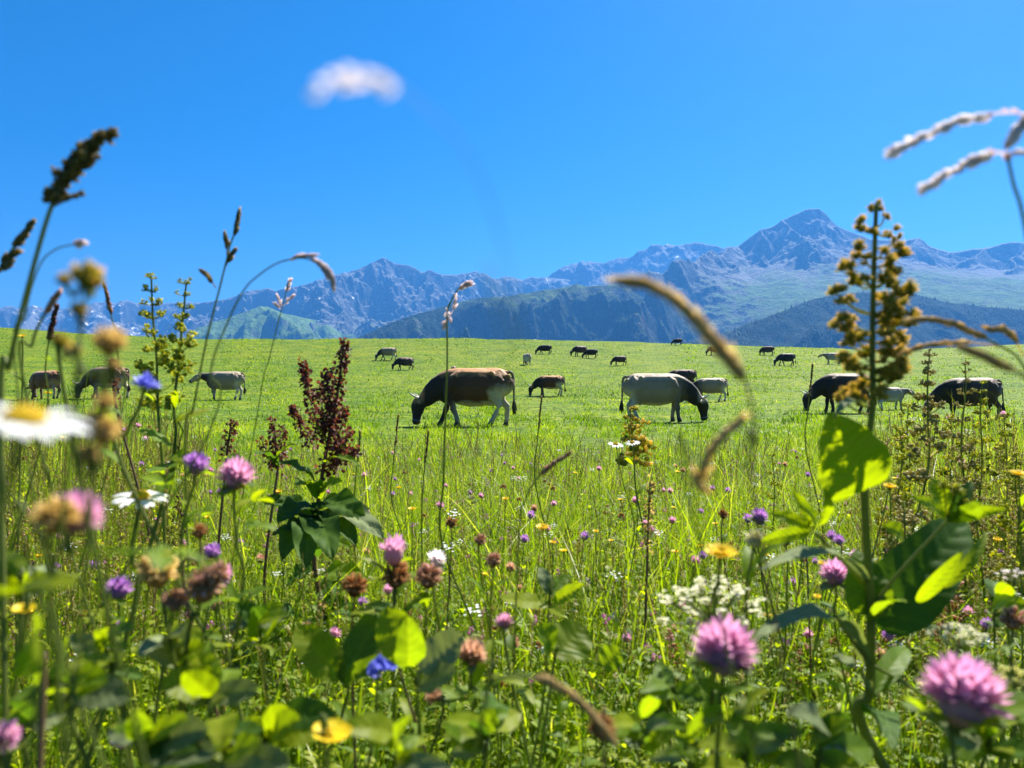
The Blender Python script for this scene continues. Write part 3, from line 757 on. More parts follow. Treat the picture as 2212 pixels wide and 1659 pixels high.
def cow_body(pose='graze', legs=(0, 0, 0, 0), voxel=.026):
    """body faces +X; legs = forward swing of fore near, fore far, hind near, hind far"""
    mb = MB()
    loft(mb, [(-.90, 0, 1.15, .06, .11), (-.87, 0, 1.11, .14, .22), (-.77, 0, 1.06, .21, .315), (-.62, 0, 1.01, .255, .36), (-.44, 0, .95, .29, .405), (-.20, 0, .905, .335, .455), (.04, 0, .90, .345, .46),
              (.26, 0, .925, .315, .435), (.44, 0, .955, .255, .395), (.58, 0, .97, .205, .36), (.70, 0, .96, .165, .30), (.80, 0, .94, .12, .22)], power=2.05)
    for sg in (-1, 1):
        loft(mb, [(.30, sg * .14, 1.26, .06, .05), (.38, sg * .20, 1.12, .10, .13), (.46, sg * .22, .92, .10, .15), (.50, sg * .20, .74, .06, .10)], seg=8)
        loft(mb, [(-.66, sg * .10, 1.30, .05, .05), (-.58, sg * .20, 1.12, .10, .16), (-.56, sg * .24, .92, .10, .20), (-.52, sg * .22, .76, .06, .12)], seg=8)
    loft(mb, [(-.88, 0, 1.25, .03, .03), (-.60, 0, 1.335, .05, .03), (-.30, 0, 1.335, .04, .03), (.10, 0, 1.325, .04, .03), (.36, 0, 1.325, .05, .035), (.56, 0, 1.29, .06, .04)], seg=8)
    poll, hd = head_frame(pose)
    # neck
    if pose == 'level':
        nk = [(.50, 0, 1.02, .17, .34), (.70, 0, 1.04, .15, .27), (.88, 0, 1.08, .12, .205), (1.04, 0, 1.12, .10, .165), (1.16, 0, 1.14, .085, .13)]
    else:
        m = Vector((.95, poll.y * .35, .82)); q = Vector((1.12, poll.y * .75, .68))
        nk = [(.48, 0, .98, .20, .36), (.66, 0, .93, .175, .33), (.82, m.y * .6, .86, .15, .285), (m.x + .01, m.y, m.z - .06, .125, .235), (q.x - .02, q.y, q.z - .07, .105, .185), (poll.x - .03, poll.y, poll.z - .06, .09, .14)]
    loft(mb, nk)
    # brisket and dewlap
    loft(mb, [(.70, 0, .95, .10, .16), (.72, 0, .78, .12, .14), (.64, 0, .62, .10, .10), (.56, 0, .56, .06, .06)], seg=10)
    # head
    sidev = Vector((0, 1, 0)) if pose != 'turn' else Vector((.93, .36, 0)).normalized()
    hs = [(-.05, .095, .095), (.03, .125, .14), (.14, .128, .168), (.24, .105, .155), (.33, .082, .122), (.42, .082, .104), (.50, .088, .100), (.555, .080, .088), (.585, .045, .05)]
    loft(mb, [(*(poll + hd * a), b, c) for a, b, c in hs], seg=12, side=sidev)
    up = sidev.cross(hd)
    if up.dot(Vector((1, 0, 1))) < 0: up = -up
    # ears
    for s in (-1, 1):
        e0 = poll + hd * .03 + sidev * (s * .09); e1 = e0 + sidev * (s * .235) + hd * .03 - up * .12
        loft(mb, [(*e0, .03, .035), (*e0.lerp(e1, .45), .075, .03), (*e0.lerp(e1, .8), .055, .022), (*e1, .014, .014)], seg=8, side=hd)
    # legs
    for k, (bx, by) in enumerate(((.50, -.16), (.52, .16), (-.62, -.17), (-.62, .17))):
        sw = legs[k]; s = 1 if by > 0 else -1
        if k < 2:
            loft(mb, [(bx - .02, by * .85, 1.02, .10, .17), (bx, by, .80, .105, .145), (bx + sw * .15, by * 1.02, .62, .082, .105), (bx + sw * .45, by, .48, .058, .068), (bx + .01 + sw * .55, by, .40, .068, .076),
                      (bx - .005 + sw * .85, by, .26, .048, .054), (bx + sw * 1.05, by, .13, .054, .060), (bx + .02 + sw * 1.15, by, .05, .056, .066), (bx + .025 + sw * 1.2, by, 0, .064, .078)], seg=10)
        else:
            loft(mb, [(bx - .02, by * .8, 1.08, .13, .24), (bx + .02, by, .90, .135, .235), (bx + .05 + sw * .1, by * 1.05, .74, .105, .175), (bx - .03 + sw * .3, by * 1.0, .58, .070, .100), (bx - .13 + sw * .5, by * .95, .46, .062, .078),
                      (bx - .11 + sw * .7, by * .95, .36, .052, .060), (bx - .07 + sw * .95, by * .95, .18, .050, .056), (bx - .03 + sw * 1.1, by * .95, .06, .054, .062), (bx - .02 + sw * 1.15, by * .95, 0, .064, .078)], seg=10)
    # udder, hip bones
    loft(mb, [(-.20, 0, .58, .05, .04), (-.34, 0, .57, .13, .09), (-.48, 0, .58, .15, .12), (-.60, 0, .62, .10, .10), (-.66, 0, .66, .04, .05)], seg=10)
    for s in (-1, 1): blob(mb, Vector((-.46, s * .215, 1.235)), .06); blob(mb, Vector((-.84, s * .13, 1.16)), .06)
    return remesh(mb, 'cow_body', voxel), poll, hd, sidev, up

def coat(name, base, dark, light, topc, front=.35, rump=-.48, belly=.66, pale_rump=.9, top=.55, face=(.03, .022, .016)):
    m, nt = new_mat(name); L = nt.links.new
    tc = N(nt, 'ShaderNodeTexCoord'); sp = N(nt, 'ShaderNodeSeparateXYZ'); L(tc.outputs['Object'], sp.inputs[0])
    def nz(s, d=4):
        n = N(nt, 'ShaderNodeTexNoise'); n.inputs['Scale'].default_value = s; n.inputs['Detail'].default_value = d
        L(tc.outputs['Object'], n.inputs['Vector']); return n.outputs[0]
    n1, n2, n3 = nz(3.2), nz(9, 5), nz(60, 3)
    def ma(op, a, b, c=None):
        n = N(nt, 'ShaderNodeMath', operation=op)
        for i, v in enumerate((a, b, c)):
            if v is None: continue
            if isinstance(v, (int, float)): n.inputs[i].default_value = v
            else: L(v, n.inputs[i])
        return n.outputs[0]
    def mr(v, a, b):
        n = N(nt, 'ShaderNodeMapRange'); n.inputs[1].default_value = a; n.inputs[2].default_value = b; L(v, n.inputs[0]); return n.outputs[0]
    def mix(f, a, b):
        n = N(nt, 'ShaderNodeMix', data_type='RGBA')
        if isinstance(f, (int, float)): n.inputs[0].default_value = f
        else: L(f, n.inputs[0])
        for i, v in ((6, a), (7, b)):
            if isinstance(v, tuple): n.inputs[i].default_value = (*v, 1)
            else: L(v, n.inputs[i])
        return n.outputs[2]
    w1 = ma('MULTIPLY', ma('SUBTRACT', n1, .5), .55); w2 = ma('MULTIPLY', ma('SUBTRACT', n2, .5), .22)
    X = ma('ADD', sp.outputs[0], w1); Z = ma('ADD', sp.outputs[2], w2)
    c = mix(mr(X, front - .35, front + .25), base, dark)
    c = mix(ma('MULTIPLY', mr(Z, 1.12, 1.36), top), c, topc)  # lighter dorsal hide, with sunlight on the back painted into the coat
    lr = ma('MULTIPLY', mr(X, rump + .10, rump - .08), mr(Z, 1.0, .80))
    c = mix(ma('MULTIPLY', lr, pale_rump), c, light)
    lb = ma('MULTIPLY', mr(Z, belly, belly - .08), mr(sp.outputs[0], .5, .25))
    c = mix(ma('MULTIPLY', lb, pale_rump), c, light)
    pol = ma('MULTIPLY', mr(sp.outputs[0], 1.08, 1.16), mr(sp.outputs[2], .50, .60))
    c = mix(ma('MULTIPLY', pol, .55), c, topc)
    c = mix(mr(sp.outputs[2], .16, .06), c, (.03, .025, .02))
    hv = N(nt, 'ShaderNodeHueSaturation'); L(c, hv.inputs['Color']); L(ma('ADD', ma('MULTIPLY', n3, .6), ma('MULTIPLY_ADD', n2, .35, .52)), hv.inputs['Value'])
    pb = N(nt, 'ShaderNodeBsdfPrincipled'); pb.inputs['Roughness'].default_value = .62; pb.inputs['Specular IOR Level'].default_value = .25
    pb.inputs['Sheen Weight'].default_value = .25; pb.inputs['Sheen Roughness'].default_value = .4
    L(hv.outputs[0], pb.inputs['Base Color'])
    bp = N(nt, 'ShaderNodeBump'); bp.inputs['Strength'].default_value = .4; bp.inputs['Distance'].default_value = .03
    L(n2, bp.inputs['Height']); L(bp.outputs[0], pb.inputs['Normal'])
    o = N(nt, 'ShaderNodeOutputMaterial'); L(pb.outputs[0], o.inputs[0])
    return m
DK = (.018, .013, .010)
COAT = {
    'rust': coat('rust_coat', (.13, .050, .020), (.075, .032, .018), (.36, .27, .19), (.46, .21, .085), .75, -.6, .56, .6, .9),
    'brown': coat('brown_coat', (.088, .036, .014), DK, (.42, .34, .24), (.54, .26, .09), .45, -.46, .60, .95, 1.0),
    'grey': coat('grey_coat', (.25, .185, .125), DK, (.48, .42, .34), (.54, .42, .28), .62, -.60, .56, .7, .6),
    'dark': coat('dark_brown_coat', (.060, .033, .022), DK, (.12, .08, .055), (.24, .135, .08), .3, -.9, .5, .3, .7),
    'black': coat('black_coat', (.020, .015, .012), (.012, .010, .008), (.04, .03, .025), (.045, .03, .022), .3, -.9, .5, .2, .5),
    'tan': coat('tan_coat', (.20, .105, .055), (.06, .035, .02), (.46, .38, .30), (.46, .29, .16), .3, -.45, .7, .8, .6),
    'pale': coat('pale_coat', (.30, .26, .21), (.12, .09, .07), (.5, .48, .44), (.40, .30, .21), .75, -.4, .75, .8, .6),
}
m_horn = plant_mat('horn_bone', [(0, (.45, .40, .33)), (.6, (.62, .58, .50)), (1, (.10, .09, .08))], 0, rough=.4)
m_tuft = plant_mat('tail_hair', [(0, (.16, .12, .09)), (.6, (.07, .045, .03)), (1, (.02, .015, .012))], 0, rough=.7)
m_muz = plant_mat('muzzle_skin', [(0, (.40, .37, .33)), (.25, (.14, .12, .11)), (.4, (.03, .026, .024)), (1, (.03, .026, .024))], 0, rough=.4)
m_eye = plant_mat('eye_dark', [(0, (.01, .008, .006)), (1, (.01, .008, .006))], 0, rough=.1, spec=.6)

def cow_proto(pose, legs, horns=True, voxel=.026, tail=0.0):
    me, poll, hd, sv, up = cow_body(pose, legs, voxel)
    parts = {'cow_body': [me]}
    if horns:
        hl = []
        for s in (-1, 1):
            mb = MB(); a = poll - hd * .05 + sv * (s * .065)
            pts = catmull([a, a + sv * (s * .12) + up * .03, a + sv * (s * .20) + up * .10 - hd * .04, a + sv * (s * .19) + up * .19 - hd * .09], 3)
            tube(mb, pts, .042, .010, 8, .3)
            hl.append(mb.mesh('horn'))
        parts['horn'] = hl
    el = []
    for s in (-1, 1):
        mb = MB(); blob(mb, poll + hd * .13 + sv * (s * .105) + up * .045, .022); el.append(mb.mesh('eye'))
    parts['eye'] = el
    mb = MB()
    blob(mb, poll + hd * .505, .108, .0, 0.72, hd, 10, 6, .8)
    parts['muzzle'] = [mb.mesh('muzzle')]
    mb = MB()
    pts = catmull([(-.84, 0, 1.28), (-.93, 0, 1.22), (-.965, tail * .3, 1.0), (-.97, tail * .8, .75), (-.98, tail, .55)], 4)
    tube(mb, [Vector(p) for p in pts], .038, .018, 8, .1)
    for k in range(26):
        a = Vector(pts[-1 - random.randint(0, 3)]); b = Vector((-.98 + random.gauss(0, .035), tail + random.gauss(0, .035), random.uniform(.24, .40)))
        spindle(mb, a, b, .035, .6, 1.0, 4, .5)
    parts['tail'] = [mb.mesh('tail')]
    return parts
PM = {'horn': m_horn, 'eye': m_eye, 'muzzle': m_muz, 'tail': m_tuft}
PROTO = {
    'graze_walk': cow_proto('graze', (.22, -.18, -.12, .20), True, .02, .04),
    'graze_stand': cow_proto('graze', (.06, -.08, .10, -.06), True, .02, -.03),
    'level': cow_proto('level', (.04, -.10, -.05, .06), True, .022, .02),
    'turn': cow_proto('turn', (-.05, .10, .08, -.08), True, .026, .05),
    'plain': cow_proto('graze', (-.10, .14, .14, -.10), False, .03, .02),
}
def build_cow(proto, coatkey, label, xc, yfeet, hpx, yaw, group='cows grazing on the alpine pasture', d=None):
    """xc: middle of the body; yfeet: where the hooves meet the ground; hpx: height at the withers"""
    if d is None:
        p, d = ground_hit(xc, yfeet)
    p = P(xc, yfeet, d); p.z = tz(p.x, p.y)
    s = hpx * d / F / 1.37
    r = thing('cow', label, 'cow', p, group)
    r.rotation_euler = (0, 0, R(yaw)); r.scale = (s, s, s)
    gx = (tz(p.x + .5, p.y) - tz(p.x - .5, p.y)); 
    r.rotation_euler.y = -gx * math.cos(R(yaw)) * .6
    for nm, ml in PROTO[proto].items():
        for me in ml:
            if not me.materials: me.materials.append(PM.get(nm, COAT['brown']))
            o = bpy.data.objects.new(nm, me); COL.objects.link(o); o.parent = r
            if nm == 'cow_body':
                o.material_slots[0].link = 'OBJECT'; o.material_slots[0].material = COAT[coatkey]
    return r

COWS = [
    ('graze_walk', 'brown', 'largest brown cow with pale hindquarters, grazing in the centre of the meadow', 1020, 921, 127, 178),
    ('graze_stand', 'grey', 'large grey cow with black head grazing right of the big brown cow', 1420, 912, 106, -4),
    ('graze_stand', 'dark', 'dark horned cow grazing half hidden behind the tall flowering plant stem', 1825, 892, 86, 174),
    ('level', 'pale', 'pale grey cow mostly hidden behind the tall stem, between two dark cows', 1925, 886, 50, 10),
    ('turn', 'dark', 'big dark brown cow at the far right behind the seedy weeds', 2096, 909, 94, 176),
    ('level', 'grey', 'grey cow standing with raised head, left of the red dock plant', 484, 864, 62, 179),
    ('turn', 'rust', 'reddish brown cow at the far left behind blurred flower heads', 98, 862, 62, 160),
    ('graze_walk', 'tan', 'tan backed cow with dark flank behind the blue flower at the left', 232, 862, 70, 174),
    ('graze_stand', 'brown', 'small brown cow grazing between the big brown cow and the big grey cow', 1188, 856, 45, 176),
    ('plain', 'grey', 'grey cow grazing just behind the head of the big grey cow', 1535, 868, 52, 178),
    ('plain', 'dark', 'brown cow whose back shows over the neck of the big grey cow', 1474, 842, 44, 176),
    ('graze_walk', 'grey', 'distant cow with black front and grey rump, leftmost of the far group', 838, 778, 27, 177),
    ('plain', 'dark', 'distant dark brown cow just right below the black and grey one', 874, 800, 28, 202),
    ('turn', 'pale', 'distant small pale pinkish cow seen from an angle, alone in the middle', 1138, 790, 26, 110),
    ('plain', 'black', 'distant black cow grazing high on the slope above the pale cow', 1177, 766, 21, 168),
    ('graze_stand', 'dark', 'distant dark cow grazing directly left of an overlapping smaller cow', 1253, 770, 23, 200),
    ('plain', 'black', 'distant smaller black cow half behind its dark neighbour', 1277, 774, 20, 160),
    ('plain', 'dark', 'distant grey brown cow grazing alone, right of the overlapping pair', 1339, 790, 21, 188),
    ('plain', 'black', 'distant black cow on the very crest of the pasture', 1464, 746, 14, 160),
    ('plain', 'dark', 'distant dark cow near the crest beside the arching golden grass', 1544, 768, 21, 192),
    ('turn', 'dark', 'distant dark cow near the crest, above the black grazing cow at the right', 1658, 768, 20, 150),
    ('graze_walk', 'black', 'distant jet black cow grazing below the crest at the right', 1699, 790, 27, 178),
    ('level', 'pale', 'distant cow with tan back and pale legs just left of the tall plant', 1799, 787, 25, 160),
    ('plain', 'tan', 'tan cow whose head top just shows over the back of the big brown cow', 980, 820, 29, 95),
]
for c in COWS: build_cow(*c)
#--SECTION4--

# ------------------------------------------------------------------ plants: builders
def stemline(px, n=6, foot=(0, 0)):
    """px: (x, y, distance) from the top of the plant downwards; the line is carried on down to the soil. Returns base -> top."""
    pts = [P(*p) for p in px]
    last = pts[-1]
    fx, fy = last.x + foot[0], last.y + foot[1]
    fz = tz(fx, fy)
    if last.z - fz > .02:
        q = (last.z - fz) * .10
        pts.append(Vector(((last.x * 2 + fx) / 3 + random.gauss(0, q), (last.y * 2 + fy) / 3 + random.gauss(0, q * .5), fz + (last.z - fz) * .45)))
        pts.append(Vector((fx, fy, fz - .005)))
    return list(reversed(catmull(pts, n)))

def sub(line, s):
    i = s * (len(line) - 1); k = min(int(i), len(line) - 2)
    return line[k].lerp(line[k + 1], i - k)

def start(name, label, cat, line, group=None):
    return thing(name, label, cat, line[0].copy(), group)

def add_stem(root, line, r0, r1, mat='stem', seg=6, tint=.5):
    mb = MB(); tube(mb, line, r0, r1, seg, tint); o = mb.build('stem', M[mat], root)
    if seg == 6 and mat in ('stem', 'stem_brown') and root.get('category') == 'flower' and line[-1].y > .42:
        for k in range(random.choice((3, 4, 5, 6))):
            b = sub(line, random.uniform(.12, .72)); an = random.uniform(0, 6.28); L = random.uniform(.018, .042)
            t = b + Vector((math.cos(an), math.sin(an) * .8, random.uniform(-.1, .9))) * L
            one_leaf(root, b, t, Vector((0, -.2, 1)) + rdir() * .3, L * random.uniform(.3, .5), random.choice(('leaf', 'leaf_lime', 'leaf')), random.choice(('lance', 'ovate')), n=8, m=2, veins=0, bend=.12, wave=.06)
    return o

def one_leaf(root, base, tip, nrm, W, mat='leaf', prof='ovate', petiole=None, name='leaf', **kw):
    mb = MB()
    leaf(mb, base, tip, nrm, W, prof=prof, **{**dict(n=26, m=5, var=.05, veins=7), **kw})
    if petiole is not None:
        tube(mb, catmull([petiole, petiole.lerp(base, .5) + Vector((0, 0, .003)), base], 3), .0012, .0010, 5, .45)
    return mb.build(name, M[mat], root)

def clover_head(mb, c, ax, Rr, n=85, low=-.35, drop=0.0):
    s1, s2 = frame(ax); ax = ax.normalized()
    for k in range(n):
        u = low + (1 - low) * ((k + .5) / n) ** .8
        an = k * 2.39996 + random.gauss(0, .12)
        rr = math.sqrt(max(0, 1 - u * u))
        dr = (ax * (u * 1.05) + (s1 * math.cos(an) + s2 * math.sin(an)) * rr).normalized()
        if random.random() < drop: dr = (dr - ax * random.uniform(.9, 1.6)).normalized()
        a = c + dr * Rr * .22; L = Rr * random.uniform(.84, 1.12)
        b = c + dr * L + ax * (.10 * Rr)
        t1 = random.uniform(.7, 1.0)
        wv = Rr * random.uniform(.13, .19)
        leaf(mb, a, b, ax + rdir() * .4, wv * 1.5, bend=-.08, fold=.5, n=4, prof='petal', tint=t1 * .7, var=.10, m=1)
        # pigment deepens from the throat to the tip
        nv = 5 * 3
        for i in range(5):
            for j in range(3): mb.t[-nv + i * 3 + j] = max(0, min(1, (.12 + .85 * (i / 4) ** .8) * t1 + random.gauss(0, .03)))
    blob(mb, c - ax * Rr * .1, Rr * .55, .12, seg=8, rings=5, t_top=.35)

def trifoliate(mb, at, out, size, tint=.5):
    up = Vector((0, 0, 1)); out = out.normalized()
    side = out.cross(up); side = side.normalized() if side.length > .05 else Vector((1, 0, 0))
    for d in (out, (out * .25 + side).normalized(), (out * .25 - side).normalized()):
        tip = at + (d + Vector((0, 0, random.uniform(-.3, .35)))) * size
        leaf(mb, at, tip, up + rdir() * .4, size * .62, .08, .22, 8, 'oval', tint=tint + random.gauss(0, .1), m=2, var=.05)

def clover(label, px, d, size, mat='pink', path=None, leaves=2, lean=(0, 0), drop=0.0, group=None, collar=True, name='clover_flower', n=85, cat='flower', low=-.35):
    """px: centre of the head; size: its width on the picture"""
    line = stemline([(px[0], px[1], d)] + (path or [(px[0] + random.uniform(-8, 8), px[1] + size * 1.6, d)]), foot=(random.uniform(-.03, .03), random.uniform(-.02, .05)))
    rad = size / 2 * d / F
    root = start(name, label, cat, line, group)
    q = min(1, d / .45); add_stem(root, line, .0017 * q, .0012 * q)
    ax = (line[-1] - line[-4]).normalized() + Vector((lean[0], lean[1], .6))
    mb = MB(); clover_head(mb, line[-1], ax, rad, n=n, drop=drop, low=low)
    mb.build('flower_head', M[mat], root)
    if collar:
        for s in (-1, 1):
            mb = MB(); an = random.uniform(-.6, .6)
            b = line[-1] - ax.normalized() * rad * .55
            trifoliate(mb, b, Vector((s * math.cos(an), math.sin(an), random.uniform(-.25, .3))), rad * random.uniform(.85, 1.3), .45)
            mb.build('leaf', M['leaf' if random.random() < .6 else 'leaf_grey'], root)
    for k in range(leaves):
        s = random.uniform(.45, .85); b = sub(line, s); an = random.uniform(0, 6.28)
        o = Vector((math.cos(an), math.sin(an), random.uniform(-.1, .5)))
        q = b + o * random.uniform(.012, .03)
        mb = MB(); tube(mb, [b, q], .0008, .0006, 4, .45); trifoliate(mb, q, o, random.uniform(.013, .022))
        mb.build('leaf', M[random.choice(('leaf', 'leaf', 'leaf_lime'))], root)
    return root

def daisy(label, px, d, size, tilt, path, npet=21, sep=True, group=None):
    line = stemline([(px[0], px[1], d)] + path)
    root = start('daisy', label, 'flower', line, group)
    q = min(1, d / .4); add_stem(root, line, (.0022 if sep else .0014) * q, (.0016 if sep else .0011) * q)
    ax = Vector((tilt[0], tilt[1], 1)).normalized(); s1, s2 = frame(ax); c = line[-1]
    rad = size / 2 * d / F
    mb = MB(); blob(mb, c - ax * rad * .06, rad * .3, .2, .35, ax, 10, 4, .5); mb.build('calyx', M['bud'], root)
    mb = MB(); blob(mb, c + ax * rad * .05, rad * .34, .15, .50, ax, 14, 7, .6)
    for k in range(120):
        u = (k + .5) / 120; an = k * 2.39996; rr = math.sqrt(u)
        q = c + ax * (rad * (.05 + .17 * math.sqrt(max(0, 1 - u)))) + (s1 * math.cos(an) + s2 * math.sin(an)) * (rad * .33 * rr)
        blob(mb, q, rad * .028, .5 + .4 * random.random(), seg=5, rings=3)
    mb.build('disc', M['yellow'], root)
    for k in range(npet):
        an = 2 * math.pi * k / npet + random.gauss(0, .06)
        dr = (s1 * math.cos(an) + s2 * math.sin(an)) + ax * random.gauss(-.08, .07)
        a = c + dr * rad * .28; b = c + dr * rad * random.uniform(.93, 1.05)
        mb = MB(); leaf(mb, a, b, ax, rad * .27, .07, .22, 7, 'petal', tint=random.gauss(.7, .12), m=2, var=.05); mb.build('petal', M['white'], root)
    return root

def hawkbit(label, px, d, size, path=None, tilt=(0, -.3), group=None, cup=.25, rays=34, name='yellow_flower'):
    line = stemline([(px[0], px[1], d)] + (path or [(px[0] + random.uniform(-6, 6), px[1] + 90, d)]))
    root = start(name, label, 'flower', line, group)
    add_stem(root, line, .0015, .0011)
    ax = Vector((tilt[0], tilt[1], 1)).normalized(); s1, s2 = frame(ax); c = line[-1]; rad = size / 2 * d / F
    mb = MB(); spindle(mb, c - ax * rad * .5, c + ax * rad * .12, rad * .55, .2, .5, 8, .6); mb.build('calyx', M['bud'], root)
    mb = MB()
    for ring, (n, l, up) in enumerate(((rays, 1.0, cup), (int(rays * .7), .75, cup + .2), (rays // 2, .45, cup + .5))):
        for k in range(n):
            an = 2 * math.pi * (k + .3 * ring) / n + random.gauss(0, .05)
            dr = ((s1 * math.cos(an) + s2 * math.sin(an)) + ax * (up + random.gauss(0, .06))).normalized()
            leaf(mb, c + dr * rad * .06, c + dr * rad * l * random.uniform(.9, 1.05), ax, rad * .17, -.05, .2, 4, 'petal', tint=random.gauss(.6, .15), m=1)
    mb.build('flower_head', M['yellow'], root)
    return root

def buttercup(label, px, d, size, path=None, group=None):
    line = stemline([(px[0], px[1], d)] + (path or [(px[0], px[1] + 120, d)]))
    root = start('buttercup', label, 'flower', line, group)
    add_stem(root, line, .0014, .0010)
    c = line[-1]; rad = size / 2 * d / F; ax = Vector((.1, -.15, 1)).normalized(); s1, s2 = frame(ax)
    for k in range(5):
        an = 2 * math.pi * k / 5 + .3
        dr = ((s1 * math.cos(an) + s2 * math.sin(an)) + ax * .38).normalized()
        mb = MB(); leaf(mb, c, c + dr * rad * 1.05, ax, rad * 1.15, -.10, .25, 7, 'petal', tint=random.gauss(.65, .1), m=3, var=.04); mb.build('petal', M['yellow'], root)
    mb = MB()
    for k in range(40):
        q = c + ax * rad * .15 + (rdir(.2)) * rad * .3; blob(mb, q, rad * .05, .65 + .3 * random.random(), seg=5, rings=3)
    mb.build('stamens', M['yellow'], root)
    return root

def bellflower(label, px, d, size, path, heads=3):
    line = stemline([(px[0], px[1], d)] + path)
    root = start('blue_flower', label, 'flower', line)
    add_stem(root, line, .0015, .0010)
    c = line[-1]; rad = size / 2 * d / F
    for h in range(heads):
        ax = Vector((random.uniform(-.8, .8), random.uniform(-.5, .1), random.uniform(.2, 1))).normalized() if heads > 1 else Vector((0, -.2, 1))
        o = c + Vector(((h - (heads - 1) / 2) * rad * .75, 0, random.uniform(-.2, .3) * rad)); s1, s2 = frame(ax)
        mb = MB()
        for k in range(6):
            an = 2 * math.pi * k / 6 + h
            dr = ((s1 * math.cos(an) + s2 * math.sin(an)) + ax * 1.1).normalized()
            leaf(mb, o, o + dr * rad * .95, ax, rad * .62, -.18, .35, 7, 'petal', tint=random.gauss(.6, .15), m=2)
        mb.build('flower', M['blue'], root)
    return root

def scabious(label, px, d, size, path):
    line = stemline([(px[0], px[1], d)] + path)
    root = start('blue_flower', label, 'flower', line)
    add_stem(root, line, .0016, .0011)
    c = line[-1]; rad = size / 2 * d / F; ax = Vector((.25, -.2, 1)).normalized(); s1, s2 = frame(ax)
    mb = MB()
    for k in range(46):
        an = k * 2.4; u = ((k + 1) / 46) ** .5
        dr = ((s1 * math.cos(an) + s2 * math.sin(an)) * u + ax * (1.1 - u)).normalized()
        leaf(mb, c + dr * rad * .15, c + dr * rad * random.uniform(.75, 1.05), ax, rad * .26, .0, .3, 4, 'petal', tint=random.gauss(.55, .25), m=1)
    mb.build('flower_head', M['blue'], root)
    mb = MB()
    for k in range(9):
        an = k * .7; dr = (s1 * math.cos(an) + s2 * math.sin(an) - ax * .3).normalized()
        leaf(mb, c - ax * rad * .1, c - ax * rad * .1 + dr * rad * .6, ax, rad * .2, .1, .2, 4, 'lance', m=1)
    mb.build('calyx', M['leaf'], root)
    return root

def seed_head(mb, line, s0, n, L, wd, spread, t=(.3, .9), tuft=1.0, awn=0.0):
    """spikelets set along the upper part of a stem line"""
    for k in range(n):
        s = s0 + (1 - s0) * (k / n); p = sub(line, s); ax = (sub(line, min(1, s + .03)) - sub(line, max(0, s - .03)))
        if ax.length < 1e-8: continue
        ax.normalize()
        sp = spread * (1 - .75 * (k / n)) * tuft
        dr = (ax + rdir() * sp).normalized()
        q = p + rdir() * wd * .35
        e = q + dr * L * random.uniform(.7, 1.2)
        spindle(mb, q, e, wd * random.uniform(.7, 1.2), t[0], random.uniform(t[0], t[1]), 5, .4)
        if awn and random.random() < .6:
            tube(mb, [e, e + (dr + rdir() * .2).normalized() * awn], wd * .08, wd * .04, 3, t[1], cap=False)

def grass_plant(label, px, mat='tan', head=.35, r=(.0012, .0007), n=90, L=.008, wd=.003, spread=.6, stemmat='stem', awn=0.0, blades=1, group=None, name='grass_stalk', foot=(0, 0), branches=None, t=(.2, .95)):
    """px: top -> bottom picture points; head: share of the line that carries seed"""
    line = stemline(px, 8, foot)
    root = start(name, label, 'grass', line, group)
    add_stem(root, line, r[0], r[1], stemmat, 6)
    mb = MB(); seed_head(mb, line, 1 - head, n, L, wd, spread, t, awn=awn)
    mb.build('seed_head', M[mat], root)
    for br in branches or []:
        bl = [P(*q) for q in br[::-1]]
        bl = catmull(bl, 5)
        mb = MB(); tube(mb, bl, r[1] * .8, r[1] * .5, 5, .4); seed_head(mb, bl, .25, max(14, n // 3), L, wd, spread, t, awn=awn)
        mb.build('seed_branch', M[mat], root)
    for k in range(blades if px[0][2] > .9 else 0):
        s = random.uniform(.05, .3); b = sub(line, s); an = random.uniform(0, 6.28); Lb = random.uniform(.10, .2)
        mb = MB(); leaf(mb, b, b + Vector((math.cos(an) * .5, math.sin(an) * .5, .8)) * Lb, Vector((math.cos(an), math.sin(an), -.2)), .004, -.1, .2, 8, 'linear', m=1, tint=.6)
        mb.build('leaf', M['leaf_lime'], root)
    return root

def dock(label, px, spikes, leaves, mat='dock', wd=.0042, dens=1500, name='dock_plant', r=(.004, .0016), lmat='leaf_dark', stemmat='stem_brown', valve=.0048):
    line = stemline(px, 8)
    root = start(name, label, 'plant', line)
    add_stem(root, line, r[0], r[1], stemmat, 7)
    for sp in spikes:
        pts = catmull([P(*q) for q in sp[::-1]], 8)           # base -> tip
        mb = MB(); tube(mb, pts, r[1] * .7, r[1] * .35, 5, .4)
        ln = sum((pts[i + 1] - pts[i]).length for i in range(len(pts) - 1))
        nn = int(ln * dens)
        for k in range(nn):
            u = random.random(); p = sub(pts, u)
            wh = .5 + .5 * math.sin(u * ln * 420)            # whorls
            off = rdir() * wd * (1.25 - .7 * u) * random.uniform(.4, 1.5) * (.65 + .7 * wh)
            q = p + off
            dr = (off.normalized() + Vector((0, 0, -.35)) + rdir() * .5).normalized()
            e = q + dr * valve * random.uniform(.7, 1.2)
            leaf(mb, q, e, rdir(), valve * .95, .1, .3, 3, 'oval', m=1, tint=random.gauss(.45, .25))
        mb.build('flower_spike', M[mat], root)
    for (b, tp, W, m, hint) in leaves:
        one_leaf(root, P(*b), P(*tp), Vector(hint), W, m, 'lance' if W < .03 else 'ovate', petiole=None, n=34, m=7, veins=8, wave=.22, fold=.25, bend=.12, var=.06)
    return root

